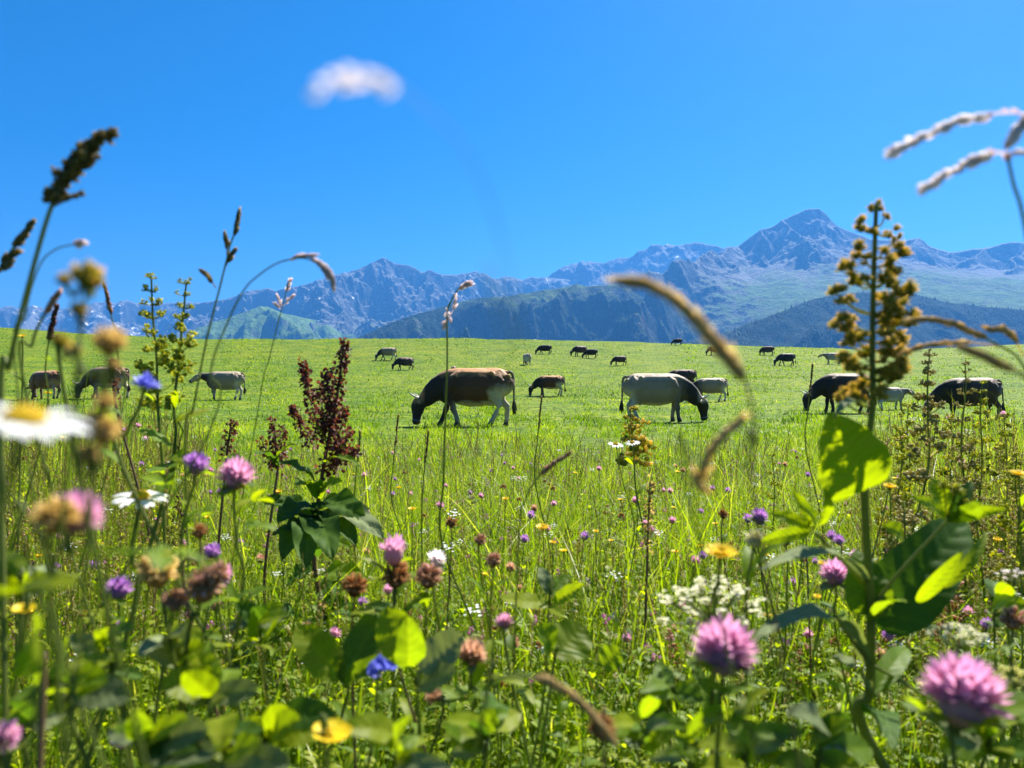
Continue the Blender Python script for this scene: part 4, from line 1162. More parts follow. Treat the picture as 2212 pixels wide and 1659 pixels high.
def green_spike(label, px, spread, tiers, d, leaves=8, mat='bud', top=.55, name='green_flower_spike', low=.0, small=1.0):
    """an upright stalk with whorls of leafy buds"""
    line = stemline(px, 10)
    root = start(name, label, 'plant', line)
    add_stem(root, line, .0030 * small, .0014 * small)
    k1 = spread / 2 * d / F
    for i in range(tiers):
        s = low + (1 - low) * (top + (1 - top) * i / (tiers - 1)) if tiers > 1 else 1
        p = sub(line, s); w = k1 * (1.05 - .72 * i / max(1, tiers - 1))
        mb = MB()
        for b in range(random.choice((3, 4, 5)) if i < tiers - 1 else 6):
            an = random.uniform(0, 6.28); dr = Vector((math.cos(an), math.sin(an), random.uniform(.1, .8)))
            e = p + dr * w * random.uniform(.35, 1.0)
            tube(mb, [p, p.lerp(e, .5) + Vector((0, 0, -w * .06)), e], .0007 * small, .0005 * small, 4, .35, cap=False)
            for q in range(11):
                c = e + rdir() * w * .22
                spindle(mb, c, c + (rdir(-.3) + Vector((0, 0, .5))).normalized() * w * random.uniform(.22, .40), w * random.uniform(.15, .25), random.uniform(.1, .4), random.uniform(.45, 1), 5, .5)
            if random.random() < .7: leaf(mb, p, p + (dr + Vector((0, 0, -.2))) * w * random.uniform(.6, 1.1), Vector((0, 0, 1)), w * .3, .15, .2, 5, 'lance', m=1, tint=random.uniform(.2, .55))
        mb.build('bud_cluster', M[mat], root)
    for k in range(leaves):
        s = random.uniform(.12, top + .05); b = sub(line, s); an = random.uniform(0, 6.28)
        L = k1 * random.uniform(1.0, 2.0) * (1.25 - s)
        tip = b + Vector((math.cos(an), math.sin(an) * .8, random.uniform(-.1, .9))) * L
        one_leaf(root, b, tip, Vector((0, 0, 1)) + rdir() * .3, L * random.uniform(.28, .4), random.choice(('leaf_lime', 'leaf_lime', 'leaf')), 'lance', n=8, m=2, bend=.15, wave=.08)
    return root

def umbel(label, px, d, size, path, mat='cream', flat=.25, n=26, name='white_umbel', dense=14, cat='flower'):
    line = stemline([(px[0], px[1] + size * .32, d)] + path)
    root = start(name, label, cat, line)
    add_stem(root, line, .0020, .0014)
    rad = size / 2 * d / F; hub = line[-1]
    top = hub + Vector((0, 0, rad * .62))
    ms = MB(); mf = MB()
    for k in range(n):
        u = math.sqrt((k + .5) / n); an = k * 2.39996
        c = top + Vector((math.cos(an) * rad * u, math.sin(an) * rad * u, -flat * rad * u * u + random.gauss(0, .05) * rad))
        tube(ms, catmull([hub, hub.lerp(c, .55) + Vector((0, 0, -rad * .05)), c], 3), rad * .022, rad * .014, 4, .5, cap=False)
        for q in range(dense):
            p = c + Vector((random.gauss(0, .062), random.gauss(0, .062), random.gauss(0, .045))) * rad
            for f in range(4):
                a2 = f * 1.57 + random.random(); dr = Vector((math.cos(a2), math.sin(a2), .35))
                leaf(mf, p, p + dr * rad * .055, Vector((0, 0, 1)), rad * .06, 0, .1, 2, 'petal', tint=random.uniform(.45, 1), m=1)
    ms.build('rays', M['stem'], root); mf.build('floret_cluster', M[mat], root)
    for k in range(3):
        b = sub(line, random.uniform(.3, .75)); an = random.uniform(0, 6.28)
        tip = b + Vector((math.cos(an), math.sin(an), .6)) * random.uniform(.03, .05)
        mb = MB()
        for j in range(12):
            q = b.lerp(tip, (j + 1) / 12); sd = Vector((-math.sin(an), math.cos(an), .2)) * (1 if j % 2 else -1)
            leaf(mb, q, q + (sd + (tip - b).normalized() * .6) * .010, Vector((0, 0, 1)), .004, .1, .2, 3, 'lance', m=1)
        mb.build('leaf', M['leaf'], root)
    return root

def sprig(label, px, d, lv, path=None, mat='leaf', mats=None, group=None, name='leafy_plant', stem='stem', prof='ovate', rad=.0016):
    """a leafy shoot; lv: leaves as (base x,y, tip x,y, width, depth change to the tip[, material])"""
    line = stemline([(px[0], px[1], d)] + (path or [(px[0], px[1] + 90, d)]), foot=(random.uniform(-.02, .02), .02))
    root = start(name, label, 'plant', line, group)
    add_stem(root, line, rad, rad * .7, stem)
    for q in lv:
        bx, by, tx, ty, W, dd = q[:6]; m = q[6] if len(q) > 6 else mat
        b = P(bx, by, d); t = P(tx, ty, d + dd)
        nr = Vector((random.uniform(-.2, .2), -.75, .65))
        # the stalk of the leaf reaches back to the stem
        near = min(line, key=lambda v: (v - b).length)
        one_leaf(root, b, t, nr, W * d / F, m, prof, petiole=near if (near - b).length > .004 else None, n=28, m=5, fold=random.uniform(.08, .3), bend=random.uniform(-.05, .15), wave=.08, tint=random.gauss(.5, .1), ragged=.08)
    return root

def withered(label, px, d, size, path, mat='brown', n=60, group=None, cat='flower', name='withered_flower', sub_heads=()):
    line = stemline([(px[0], px[1], d)] + path)
    root = start(name, label, cat, line, group)
    q = min(1, d / .45); add_stem(root, line, .0015 * q, .0010 * q, 'stem_brown' if mat == 'brown' else 'stem')
    heads = [(line[-1], size)] + [(P(x, y, d + dd), s) for x, y, dd, s in sub_heads]
    for c, s in heads:
        rad = s / 2 * d / F; mb = MB()
        for k in range(n):
            dr = rdir(-.45)
            spindle(mb, c + dr * rad * .2, c + dr * rad * random.uniform(.75, 1.15) + Vector((0, 0, rad * .1)), rad * .17, .1, random.uniform(.4, 1), 4, .6)
        blob(mb, c - Vector((0, 0, rad * .15)), rad * .6, .1, seg=8, rings=5, t_top=.3)
        mb.build('flower_head', M[mat], root)
        if c is not line[-1]:
            near = min(line[:-1], key=lambda v: (v - c).length)
            mb = MB(); tube(mb, catmull([near, near.lerp(c, .6) + Vector((0, 0, -.004)), c], 4), .0009, .0007, 5, .4); mb.build('branch', M['stem'], root)
    return root
#--SECTION5--

# ------------------------------------------------------------------ plants: left side
grass_plant('tall grass with big dark lumpy seed head leaning right before the sky', [(238, 290, .42), (205, 318, .42), (165, 355, .42), (140, 395, .42), (112, 445, .42), (85, 530, .42), (45, 680, .42), (20, 790, .42), (2, 900, .42)],
            'dark_seed', .0, (.0016, .0011), 2, .004, .003, .7, blades=1,
            branches=[[(240, 288, .42), (222, 297, .42), (200, 318, .42), (178, 345, .42)], [(205, 310, .425), (180, 335, .42), (162, 365, .42)], [(168, 318, .415), (160, 345, .42), (150, 385, .42)], [(205, 345, .42), (178, 365, .42), (158, 382, .42)],
                      [(123, 372, .42), (135, 392, .42), (138, 410, .42)], [(172, 420, .42), (150, 428, .42), (118, 444, .42)], [(104, 412, .42), (108, 430, .42), (113, 446, .42)], [(180, 330, .41), (158, 362, .415), (140, 402, .42), (116, 440, .42)]])
# widen its head
def fat_head(label_root, branches, mat, n, wd, L):
    for br in branches:
        bl = catmull([P(*q) for q in br[::-1]], 5); mb = MB()
        seed_head(mb, bl, .0, n, L, wd, .9, (.1, .95)); 
        for k in range(n):
            q = sub(bl, random.random()) + rdir() * wd * 1.0
            spindle(mb, q, q + (rdir() + (bl[-1] - bl[0]).normalized() * 1.2).normalized() * L, wd * .8, .1, random.random(), 5, .4)
        mb.build('seed_branch', M[mat], label_root)
_g = [o for o in bpy.data.objects if o.name == 'grass_stalk'][0]
fat_head(_g, [[(238, 290, .42), (200, 312, .42), (170, 345, .42)], [(190, 330, .42), (165, 360, .42), (140, 390, .42)], [(175, 322, .42), (152, 372, .42)], [(150, 375, .42), (128, 398, .42), (116, 435, .42)]], 'dark_seed', 60, .0028, .005)
grass_plant('dark seed head of grass leaning in from the left edge', [(64, 488, .55), (40, 522, .55), (22, 545, .55), (0, 580, .55), (-30, 660, .55), (-50, 800, .55)], 'dark_seed', .22, (.0012, .0008), 120, .007, .003, .5,
            branches=[[(30, 550, .55), (12, 562, .55), (0, 578, .55)], [(16, 572, .55), (0, 588, .55)]])
grass_plant('thin grass with tiny pale spikelet drooping right beside the tall blue stem', [(170, 527, .45), (150, 530, .45), (118, 540, .45), (85, 575, .45), (55, 680, .45), (40, 860, .45)], 'pale', .09, (.0006, .0004), 26, .006, .0026, .4)
grass_plant('reddish blurred seed spike rising behind the yellow composite heads', [(122, 640, .5), (104, 668, .5), (85, 700, .5), (70, 745, .5), (58, 860, .5)], 'fade', .22, (.0010, .0008), 90, .006, .0028, .35)
grass_plant('dark purple seed spike at the left pasture edge', [(121, 668, 1.0), (112, 705, 1.0), (104, 745, 1.0), (98, 800, 1.0), (95, 930, 1.0)], 'dock', .30, (.0012, .0008), 120, .008, .004, .45)
grass_plant('slender brownish grass ear between the yellow heads and the green spikes', [(227, 622, .9), (236, 660, .9), (242, 690, .9), (250, 715, .9), (256, 780, .9), (262, 900, .9)], 'brown', .24, (.0009, .0007), 70, .008, .003, .35)
grass_plant('slim upright grass with compact seed head, tallest between the green spikes and the mountains', [(515, 466, .75), (508, 500, .75), (497, 530, .75), (490, 560, .75), (470, 640, .75), (445, 740, .75), (418, 880, .75), (400, 975, .75)],
            'dark_seed', .15, (.0011, .0008), 110, .009, .0026, .28, branches=[[(488, 518, .75), (490, 532, .75), (490, 550, .75)], [(502, 548, .75), (494, 562, .75), (488, 575, .75)], [(443, 592, .75), (455, 604, .75), (466, 622, .75)]])
grass_plant('arched grass with feathery pinkish plume bowing in front of the left peak', [(718, 610, .6), (712, 590, .6), (695, 572, .6), (668, 560, .6), (640, 558, .6), (600, 568, .6), (565, 590, .6), (528, 625, .6), (490, 700, .6), (455, 800, .6), (440, 960, .6)],
            'pale', .26, (.0008, .0005), 130, .008, .0022, .22, branches=[[(668, 552, .6), (640, 556, .6), (605, 566, .6)], [(702, 588, .6), (690, 572, .6), (670, 562, .6)]])
grass_plant('wiry grass with a few pale florets in front of the green foothill', [(626, 608, 1.1), (618, 632, 1.1), (612, 655, 1.1), (600, 700, 1.1), (580, 780, 1.1), (560, 870, 1.1)], 'pale', .14, (.0009, .0006), 30, .008, .003, .6,
            branches=[[(632, 640, 1.1), (622, 650, 1.1), (612, 662, 1.1)], [(600, 640, 1.1), (606, 655, 1.1), (610, 668, 1.1)], [(598, 660, 1.1), (606, 668, 1.1)]])
grass_plant('straight tall stalk with withered florets standing before the big brown cow', [(1010, 612, 1.2), (990, 625, 1.2), (975, 650, 1.2), (966, 680, 1.2), (966, 780, 1.2), (962, 900, 1.2), (958, 1040, 1.2), (956, 1180, 1.2)], 'pale', .10, (.0022, .0010), 30, .010, .004, .6,
            branches=[[(1018, 616, 1.2), (1000, 620, 1.2), (985, 632, 1.2)], [(972, 690, 1.2), (966, 676, 1.2), (964, 664, 1.2)], [(985, 640, 1.2), (982, 662, 1.2), (974, 680, 1.2)], [(960, 700, 1.2), (963, 690, 1.2)]])

withered('blurred yellow green composite head on top of the leftmost branching stem', (186, 598, ), .30, 78, [(180, 660, .30), (168, 730, .30), (160, 850, .30), (150, 1000, .30)], 'fluff', 90) if False else None
withered('big blurred yellow green composite flowers on a branching stem before the sky at the left', (188, 600), .21, 72, [(184, 650, .21), (172, 740, .21), (160, 860, .21), (148, 1010, .21)], 'fluff', 110,
         sub_heads=((138, 606, .0, 34), (170, 670, .0, 40), (130, 740, -.005, 40), (206, 610, .01, 40)))
withered('blurred tan seed head on a stalk above the left cows', (236, 742), .22, 74, [(232, 800, .22), (222, 900, .22), (205, 1010, .22)], 'tan', 110, sub_heads=((250, 790, .0, 26), (160, 760, .0, 36)))
withered('blurred beige withered head beside the large daisy', (222, 935), .20, 74, [(215, 1010, .20), (190, 1120, .20)], 'tan', 90, sub_heads=((190, 985, .0, 52), (228, 870, .0, 44), (205, 905, .0, 40)))
hawkbit('small blurred yellow flower among the withered heads at the left', (134, 742), .5, 32, cup=.5)
hawkbit('tiny yellow flower on the pasture edge at the far left', (48, 727), 1.2, 20, cup=.4)
daisy('huge blurred white daisy with yellow centre cut by the left edge', (52, 908), .155, 262, (.12, -.16), [(40, 960, .155), (18, 1040, .157), (-10, 1150, .16)])
daisy('white daisy seen edge on below the tan heads at the left', (303, 1074), .62, 118, (.08, -.16), [(298, 1110, .62), (284, 1200, .62), (286, 1330, .62)])
scabious('pale blue ragged flower in front of the tan cow at the left', (312, 836), .6, 74, [(300, 880, .6), (272, 940, .6), (265, 1010, .6)])
green_spike('left one of the two green flower spikes rising above the horizon', [(327, 602, 1.15), (330, 680, 1.15), (338, 770, 1.15), (340, 850, 1.15), (345, 940, 1.15), (352, 1040, 1.15)], 88, 10, 1.15, 12, top=.52)
green_spike('right shorter one of the two green flower spikes rising above the horizon', [(402, 614, 1.15), (396, 680, 1.15), (390, 740, 1.15), (384, 800, 1.15), (376, 880, 1.15), (372, 1000, 1.15)], 78, 9, 1.15, 11, top=.55)
clover('purple clover beside the pink one, left of the red dock', (425, 1006), .62, 62, 'purple', [(418, 1050, .62), (395, 1130, .62), (385, 1240, .62)], n=70)
clover('round pink clover just left of the red dock plant', (511, 1032), .62, 86, 'pink', [(505, 1090, .62), (512, 1180, .62), (520, 1320, .62)], n=95)
clover('blurred pink clover turning brown, large at the left edge', (165, 1118), .23, 118, 'pink', [(140, 1190, .23), (110, 1290, .23)], n=80, lean=(.5, 0))
withered('blurred tan withered clover beside the blurred pink one at the left', (122, 1120), .22, 96, [(100, 1180, .22), (80, 1270, .22)], 'tan', 90)
clover('violet topped clover low at the left under the daisy', (258, 1276), .62, 62, 'purple', [(256, 1330, .62), (250, 1420, .62)], n=70)
withered('tan woolly withered head between the small violet flowers', (340, 1238), .45, 88, [(352, 1300, .45), (370, 1400, .45)], 'tan', 120)
withered('cluster of brown and pinkish withered clovers low at the left', (440, 1272), .45, 84, [(425, 1330, .45), (400, 1430, .45)], 'fade', 110, sub_heads=((378, 1300, .0, 56), (470, 1240, .0, 52)))
clover('small mauve clover above the withered cluster', (460, 1194), .8, 44, 'purple', n=50)
clover('pink clover on the rim of the withered cluster', (478, 1240), .6, 48, 'pink', n=60)
withered('small dark withered bud on a grey stalk left of centre', (430, 1150), .55, 38, [(432, 1210, .55), (400, 1290, .55)], 'brown', 60)
clover('blurred mauve clover at the bottom left corner', (8, 1590), .34, 70, 'pink', n=60)
dock('dark red dock plant with tall crowded seed spikes and dark leaves', [(742, 736, 1.55), (736, 800, 1.55), (724, 880, 1.55), (708, 960, 1.55), (694, 1040, 1.55), (684, 1120, 1.55), (680, 1230, 1.55)],
     [[(745, 734, 1.55), (738, 790, 1.55), (726, 860, 1.55), (712, 940, 1.55)], [(652, 782, 1.6), (662, 820, 1.6), (672, 870, 1.58), (690, 940, 1.55)], [(706, 800, 1.5), (708, 850, 1.52), (712, 900, 1.54), (708, 950, 1.55)],
      [(690, 830, 1.55), (696, 880, 1.55), (702, 940, 1.55)], [(770, 968, 1.5), (752, 985, 1.52), (726, 1000, 1.54), (700, 1020, 1.55)], [(630, 880, 1.6), (650, 910, 1.6), (676, 960, 1.57)], [(742, 880, 1.5), (734, 930, 1.52), (716, 985, 1.55)],
      [(756, 930, 1.55), (738, 965, 1.55), (712, 1010, 1.55)]],
     [((690, 1060, 1.55), (600, 1000, 1.45), .06, 'leaf_dark', (0, -.6, .8)), ((690, 1090, 1.55), (790, 1130, 1.40), .09, 'leaf_dark', (0, -.6, .8)), ((688, 1100, 1.55), (600, 1130, 1.4), .085, 'leaf_dark', (0, -.5, .85)), ((688, 1120, 1.55), (830, 1165, 1.35), .085, 'leaf_grey', (.1, -.5, .9)),
      ((690, 1130, 1.55), (560, 1080, 1.5), .07, 'leaf_dark', (0, -.6, .8)), ((686, 1120, 1.55), (720, 1210, 1.3), .10, 'leaf_dark', (0, -.6, .8)), ((700, 1000, 1.55), (780, 1010, 1.45), .03, 'leaf', (0, -.3, 1)), ((686, 1130, 1.55), (610, 1210, 1.35), .09, 'leaf_dark', (0, -.5, .9)), ((704, 960, 1.55), (650, 900, 1.5), .02, 'leaf', (0, -.3, 1)), ((690, 1080, 1.55), (640, 1050, 1.4), .06, 'leaf', (0, -.5, .9)), ((690, 1110, 1.55), (770, 1180, 1.35), .08, 'leaf_dark', (0, -.5, .9)), ((690, 1070, 1.55), (740, 1040, 1.5), .05, 'leaf', (0, -.6, .8)), ((688, 1120, 1.55), (660, 1230, 1.3), .09, 'leaf_dark', (0, -.6, .8)), ((690, 1140, 1.55), (800, 1100, 1.5), .05, 'leaf_grey', (0, -.5, .9))] + [((682, 1150 + 26 * k, 1.55), (682 + random.choice((-1, 1)) * random.uniform(60, 135), 1130 + 26 * k + random.uniform(-30, 60), random.uniform(1.38, 1.6)), random.uniform(.06, .10), ('leaf_dark', 'leaf', 'leaf_dark')[k % 3], (0, -.5, .85)) for k in range(11)],
     wd=.010, dens=1700, valve=.0085, r=(.006, .002))
dock('short reddish dock spike leaning left of the big dock', [(592, 915, 1.7), (596, 960, 1.7), (600, 1010, 1.7)], [[(588, 905, 1.7), (592, 950, 1.7), (598, 1000, 1.7)], [(612, 920, 1.7), (608, 960, 1.7), (602, 1000, 1.7)], [(566, 950, 1.7), (580, 985, 1.7), (596, 1010, 1.7)]],
     [((598, 1000, 1.7), (640, 960, 1.65), .04, 'leaf', (0, -.5, .8)), ((598, 1010, 1.7), (550, 980, 1.6), .04, 'leaf_dark', (0, -.5, .8))], wd=.009, dens=1300, valve=.008, r=(.004, .0015))
dock('slim single dark dock spike between the pink clover and the dock plant', [(500, 910, 1.8), (494, 950, 1.8), (488, 1000, 1.8)], [[(506, 908, 1.8), (498, 940, 1.8), (490, 985, 1.8)]], [((490, 990, 1.8), (530, 1010, 1.7), .03, 'leaf', (0, -.5, .8))], wd=.010, dens=1500, valve=.008, r=(.004, .0015))
dock('small dark seed spike on the pasture behind the tan cow', [(245, 778, 1.4), (247, 820, 1.4), (252, 880, 1.4)], [[(243, 776, 1.4), (246, 805, 1.4), (250, 850, 1.4)]], [], wd=.007, dens=1300, valve=.006, r=(.003, .001))
hawkbit('orange yellow flower in the grass left of the dock leaves', (602, 1063), 1.7, 20, cup=.5)
sprig('broad lime leaf beside the green spikes, catching the sun', (395, 930), 1.15, [(380, 910, 462, 885, 42, .05, 'leaf_lime'), (370, 960, 300, 930, 48, -.05, 'leaf'), (372, 1000, 320, 1020, 60, -.1, 'leaf'), (376, 980, 425, 1010, 50, -.05, 'leaf_lime'), (372, 1020, 350, 1090, 44, -.1, 'leaf')], path=[(380, 1000, 1.15)])

# ------------------------------------------------------------------ plants: near grass heads out of focus
grass_plant('strongly blurred pale grass ear floating before the sky near the top', [(868, 190, .125), (840, 172, .125), (800, 160, .125), (775, 168, .125)][0:1] + [(862, 176, .125), (820, 158, .125), (780, 160, .125), (730, 178, .125), (665, 208, .125)], 'pale', 1.0, (.0004, .0003), 90, .0036, .0010, .25) if False else None
def near_ear():
    # the stalk rises from the right, bends over and lets its ear hang to the left
    px = [(662, 212, .088), (690, 192, .088), (730, 176, .088), (775, 166, .088), (815, 166, .088), (858, 184, .088), (905, 222, .090), (970, 280, .093), (1010, 335, .095), (1060, 440, .098), (1100, 580, .102), (1130, 760, .106), (1150, 1000, .11)]
    line = stemline(px, 6)
    root = start('grass_stalk', 'strongly blurred pale grass ear bending over before the sky near the top', 'grass', line)
    add_stem(root, line, .00011, .00006, 'stem', 5)
    mb = MB()
    tip = [P(x, y, dd) for x, y, dd in px[:6]]; L = catmull(tip, 6)
    for k in range(24):
        u = random.random() ** .6; p = sub(L, u)
        dens = .5 if u < .45 else 1.0
        if random.random() > dens: continue
        q = p + rdir() * .0005
        spindle(mb, q, q + (rdir() * .5 + Vector((-1, 0, -.2))).normalized() * .0022, .0008, .75, random.uniform(.85, 1), 4, .5)
    mb.build('seed_head', M['pale'], root)
near_ear()
grass_plant('thick golden blurred grass ear arching down across the crest at the right', [(1362, 610, .24), (1410, 620, .24), (1460, 650, .24), (1510, 700, .24), (1555, 752, .24), (1590, 795, .24), (1618, 850, .24), (1634, 960, .24), (1640, 1150, .24)], 'tan', .56, (.0005, .0004), 430, .0056, .0020, .40, stemmat='stem_brown', t=(.5, 1), awn=.003)
grass_plant('blurred olive grass blade tip hanging below the golden ear', [(1586, 920, .26), (1560, 945, .26), (1530, 985, .26), (1508, 1040, .26), (1495, 1100, .26)], 'tan', .55, (.0005, .0004), 110, .006, .0020, .22, t=(.5, 1))
grass_plant('bleached grass plumes nodding at the top right corner', [(2200, 395, .33), (2178, 345, .33), (2190, 370, .33)][1:2] + [(2190, 400, .33), (2206, 450, .33), (2225, 560, .33), (2240, 760, .33), (2250, 1000, .33)], 'pale', .02, (.0011, .0008), 6, .005, .002, .3,
            branches=[[(1934, 328, .33), (1975, 306, .33), (2030, 280, .33), (2085, 258, .33), (2140, 246, .33), (2215, 248, .33), (2260, 300, .33), (2225, 420, .33)], [(2008, 402, .33), (2050, 375, .33), (2100, 348, .33), (2150, 328, .33), (2178, 338, .33)], [(2215, 262, .33), (2195, 290, .33), (2172, 322, .33)], [(2215, 330, .33), (2190, 332, .33), (2174, 340, .33)]])
def plume(root_label, brs, mat, n, wd, L):
    root = [o for o in bpy.data.objects if o.get('label') == root_label][0]
    for br in brs:
        bl = catmull([P(*q) for q in br[::-1]], 6); mb = MB(); tube(mb, bl, wd * .2, wd * .1, 5, .6)
        for k in range(n):
            u = random.random(); q = sub(bl, u) + rdir() * wd * .45; ax = (bl[-1] - bl[0]).normalized()
            spindle(mb, q, q + (ax + rdir() * .25).normalized() * L, wd * .45, .7, random.uniform(.85, 1), 4, .5)
        mb.build('seed_plume', M[mat], root)
plume('bleached grass plumes nodding at the top right corner', [[(1934, 328, .33), (1975, 306, .33), (2030, 280, .33), (2085, 258, .33), (2140, 246, .33)], [(2008, 402, .33), (2050, 375, .33), (2100, 348, .33), (2150, 328, .33)], [(2214, 265, .33), (2190, 292, .33), (2172, 320, .33)]], 'pale', 120, .0036, .0055)
grass_plant('two bleached arching ears in front of the dark forest at the right', [(1970, 692, .5), (2010, 690, .5), (2060, 700, .5), (2110, 722, .5), (2150, 742, .5), (2200, 775, .5), (2240, 860, .5), (2260, 1000, .5)], 'tan', .40, (.0009, .0006), 170, .008, .0026, .2, t=(.4, 1),
            branches=[[(2145, 712, .5), (2175, 718, .5), (2195, 738, .5), (2210, 770, .5)], [(1955, 760, .5), (2000, 746, .5), (2040, 742, .5), (2100, 740, .5), (2160, 748, .5)]])
grass_plant('blurred pale grass ear entering from the right edge above the far right cow', [(2090, 755, .3), (2130, 772, .3), (2170, 792, .3), (2215, 815, .3), (2270, 870, .3), (2310, 1000, .3)], 'tan', .35, (.0010, .0006), 160, .005, .0022, .25, t=(.35, .9))
grass_plant('beige blurred ear drooping over the clover leaves at the bottom centre', [(1315, 1590, .30), (1280, 1545, .30), (1245, 1510, .30), (1200, 1480, .30), (1150, 1463, .30), (1095, 1462, .30), (1060, 1480, .30), (1040, 1560, .30)], 'tan', .45, (.0010, .0006), 260, .006, .0022, .2, t=(.35, 1))
withered('orange brown withered clover at the end of the drooping beige ear', (1300, 1575), .33, 66, [(1305, 1640, .33)], 'brown', 110)

# ------------------------------------------------------------------ plants: the tall one at the right
def tall_plant():
    d = .60
    line = stemline([(1893, 440, d), (1890, 520, d), (1886, 640, d), (1884, 760, d), (1885, 880, d), (1870, 980, d), (1868, 1080, d), (1874, 1200, d), (1880, 1300, d), (1881, 1400, d), (1878, 1500, d), (1872, 1590, d)], 6)
    root = start('tall_flowering_plant', 'tall plant with orange tipped flower clusters and large backlit leaves, standing before the main peak', 'plant', line)
    add_stem(root, line, .0044, .0016, 'stem', 10, .35)
    cl = [(1892, 448, 26), (1910, 470, 20), (1866, 485, 30), (1925, 500, 28), (1885, 500, 24), (1938, 515, 20), (1850, 540, 34), (1870, 560, 24), (1905, 545, 22), (1945, 545, 36), (1918, 560, 30), (1832, 580, 34), (1850, 610, 30), (1870, 595, 26), (1912, 605, 34), (1930, 590, 30),
          (1812, 638, 34), (1832, 652, 26), (1950, 625, 40), (1925, 650, 38), (1945, 660, 32), (1905, 640, 26), (1818, 700, 38), (1838, 690, 28), (1850, 730, 34), (1832, 740, 28), (1955, 690, 42), (1925, 700, 40), (1940, 735, 36), (1908, 680, 30), (1915, 730, 34), (1862, 760, 28),
          (1830, 775, 32), (1845, 790, 34), (1920, 770, 36), (1950, 765, 30), (1936, 800, 40), (1912, 815, 34), (1858, 800, 28), (1868, 830, 30), (1838, 845, 30), (1955, 790, 26), (1905, 850, 30), (1852, 862, 34), (1820, 862, 26)]
    for x, y, s in cl:
        dd = d + random.uniform(-.022, .022)
        c = P(x, y, dd); rad = s / 2 * d / F * 1.5
        base = min(line, key=lambda v: abs(v.z - (c.z - abs(x - 1888) / F * d * .55)))
        mb = MB()
        tube(mb, catmull([base, base.lerp(c, .6) + Vector((0, 0, -.003)), c], 4), .0011, .0007, 5, .3)
        nb = max(4, s // 5)
        for b in range(nb):
            o = c + rdir() * rad * .55
            for k in range(34):
                dr = rdir(-.6)
                spindle(mb, o + dr * rad * .08, o + (dr + Vector((0, 0, .2))).normalized() * rad * random.uniform(.40, .72), rad * .10, random.uniform(.15, .4), random.uniform(.6, 1.0), 4, .45)
            blob(mb, o, rad * .26, .18, seg=6, rings=4, t_top=.4)
        mb.build('flower_cluster', M['fluff'], root)
    fwd = Vector((0, -1, .1))
    L = lambda bx, by, bd, tx, ty, td, W, mat, prof, nrm=fwd, **kw: one_leaf(root, P(bx, by, bd), P(tx, ty, td), Vector(nrm), W * d / F, mat, prof, **{**dict(n=44, m=9, wave=.07, ragged=.03, var=.05, veins=9), **kw})
    L(1862, 1062, .575, 1790, 892, .56, 166, 'leaf_lime', 'heart', (-.1, -1, .15), fold=.06, bend=.05, tint=.55)      # great backlit leaf
    L(1885, 1345, .605, 2085, 1112, .68, 165, 'leaf_dark', 'heart', (.25, -.8, .6), fold=.18, bend=.1, tint=.35)     # dark broad leaf at the right
    L(1876, 1330, .60, 1850, 1185, .63, 110, 'leaf', 'heart', (0, -1, .3), fold=.1, tint=.3)
    L(1876, 1260, .60, 1640, 1232, .50, 60, 'leaf_grey', 'ovate', (0, -.35, 1), fold=.2, bend=.12, wave=.12, petiole=None)
    L(1868, 1440, .60, 1625, 1382, .47, 84, 'leaf_grey', 'ovate', (0, -.3, 1), fold=.2, bend=.15, wave=.14)
    L(1884, 1500, .60, 1960, 1400, .66, 70, 'leaf', 'ovate', (0, -.6, .8), fold=.2)
    L(1872, 1490, .60, 1800, 1420, .58, 80, 'leaf_grey', 'ovate', (0, -.4, .9), fold=.2, wave=.1)
    L(1874, 1545, .60, 1930, 1620, .5, 80, 'leaf_dark', 'ovate', (0, -.5, .9), fold=.2)
    L(1880, 1350, .60, 1960, 1300, .55, 50, 'leaf', 'ovate', (0, -.5, .9), fold=.2)
    L(1870, 880, .60, 1800, 905, .54, 44, 'leaf_grey', 'lance', (0, -.2, 1), fold=.2)
    for a, b, c in (((1880, 1320, .6), (1940, 1240, .6), (2060, 1110, .6)), ((1866, 1260, .6), (1800, 1190, .58), (1760, 1150, .57)), ((1880, 1430, .6), (1830, 1370, .55), (1800, 1320, .5)), ((1890, 1440, .6), (1960, 1480, .62), (2040, 1530, .64))):
        mb = MB(); tube(mb, catmull([P(*a), P(*b), P(*c)], 5), .0017, .0011, 6, .6); mb.build('branch', M['stem'], root)
    for bx, by, tx, ty, W, m in ((1750, 1140, 1712, 1060, 34, 'leaf_lime'), (1748, 1140, 1662, 1108, 34, 'leaf_lime'), (1752, 1145, 1782, 1055, 46, 'leaf_lime'), (1752, 1148, 1640, 1172, 36, 'leaf_lime'), (1755, 1140, 1722, 1085, 28, 'leaf'),
                                 (2040, 1120, 2010, 1030, 62, 'leaf_lime'), (2045, 1125, 2120, 1090, 40, 'leaf'), (2050, 1125, 2175, 1100, 34, 'leaf_lime'), (2040, 1130, 1960, 1070, 34, 'leaf_lime'), (2050, 1110, 2100, 1040, 34, 'leaf_dark'), (1950, 1160, 1905, 1135, 44, 'leaf_lime'),
                                 (2040, 1270, 2130, 1150, 30, 'leaf_lime'), (1980, 1300, 2080, 1190, 34, 'leaf_lime')):
        L(bx, by, .6, tx, ty, .58 + random.uniform(-.03, .05), W * 1.25, m, 'ovate', (random.uniform(-.2, .2), -.9, .4), fold=.2)
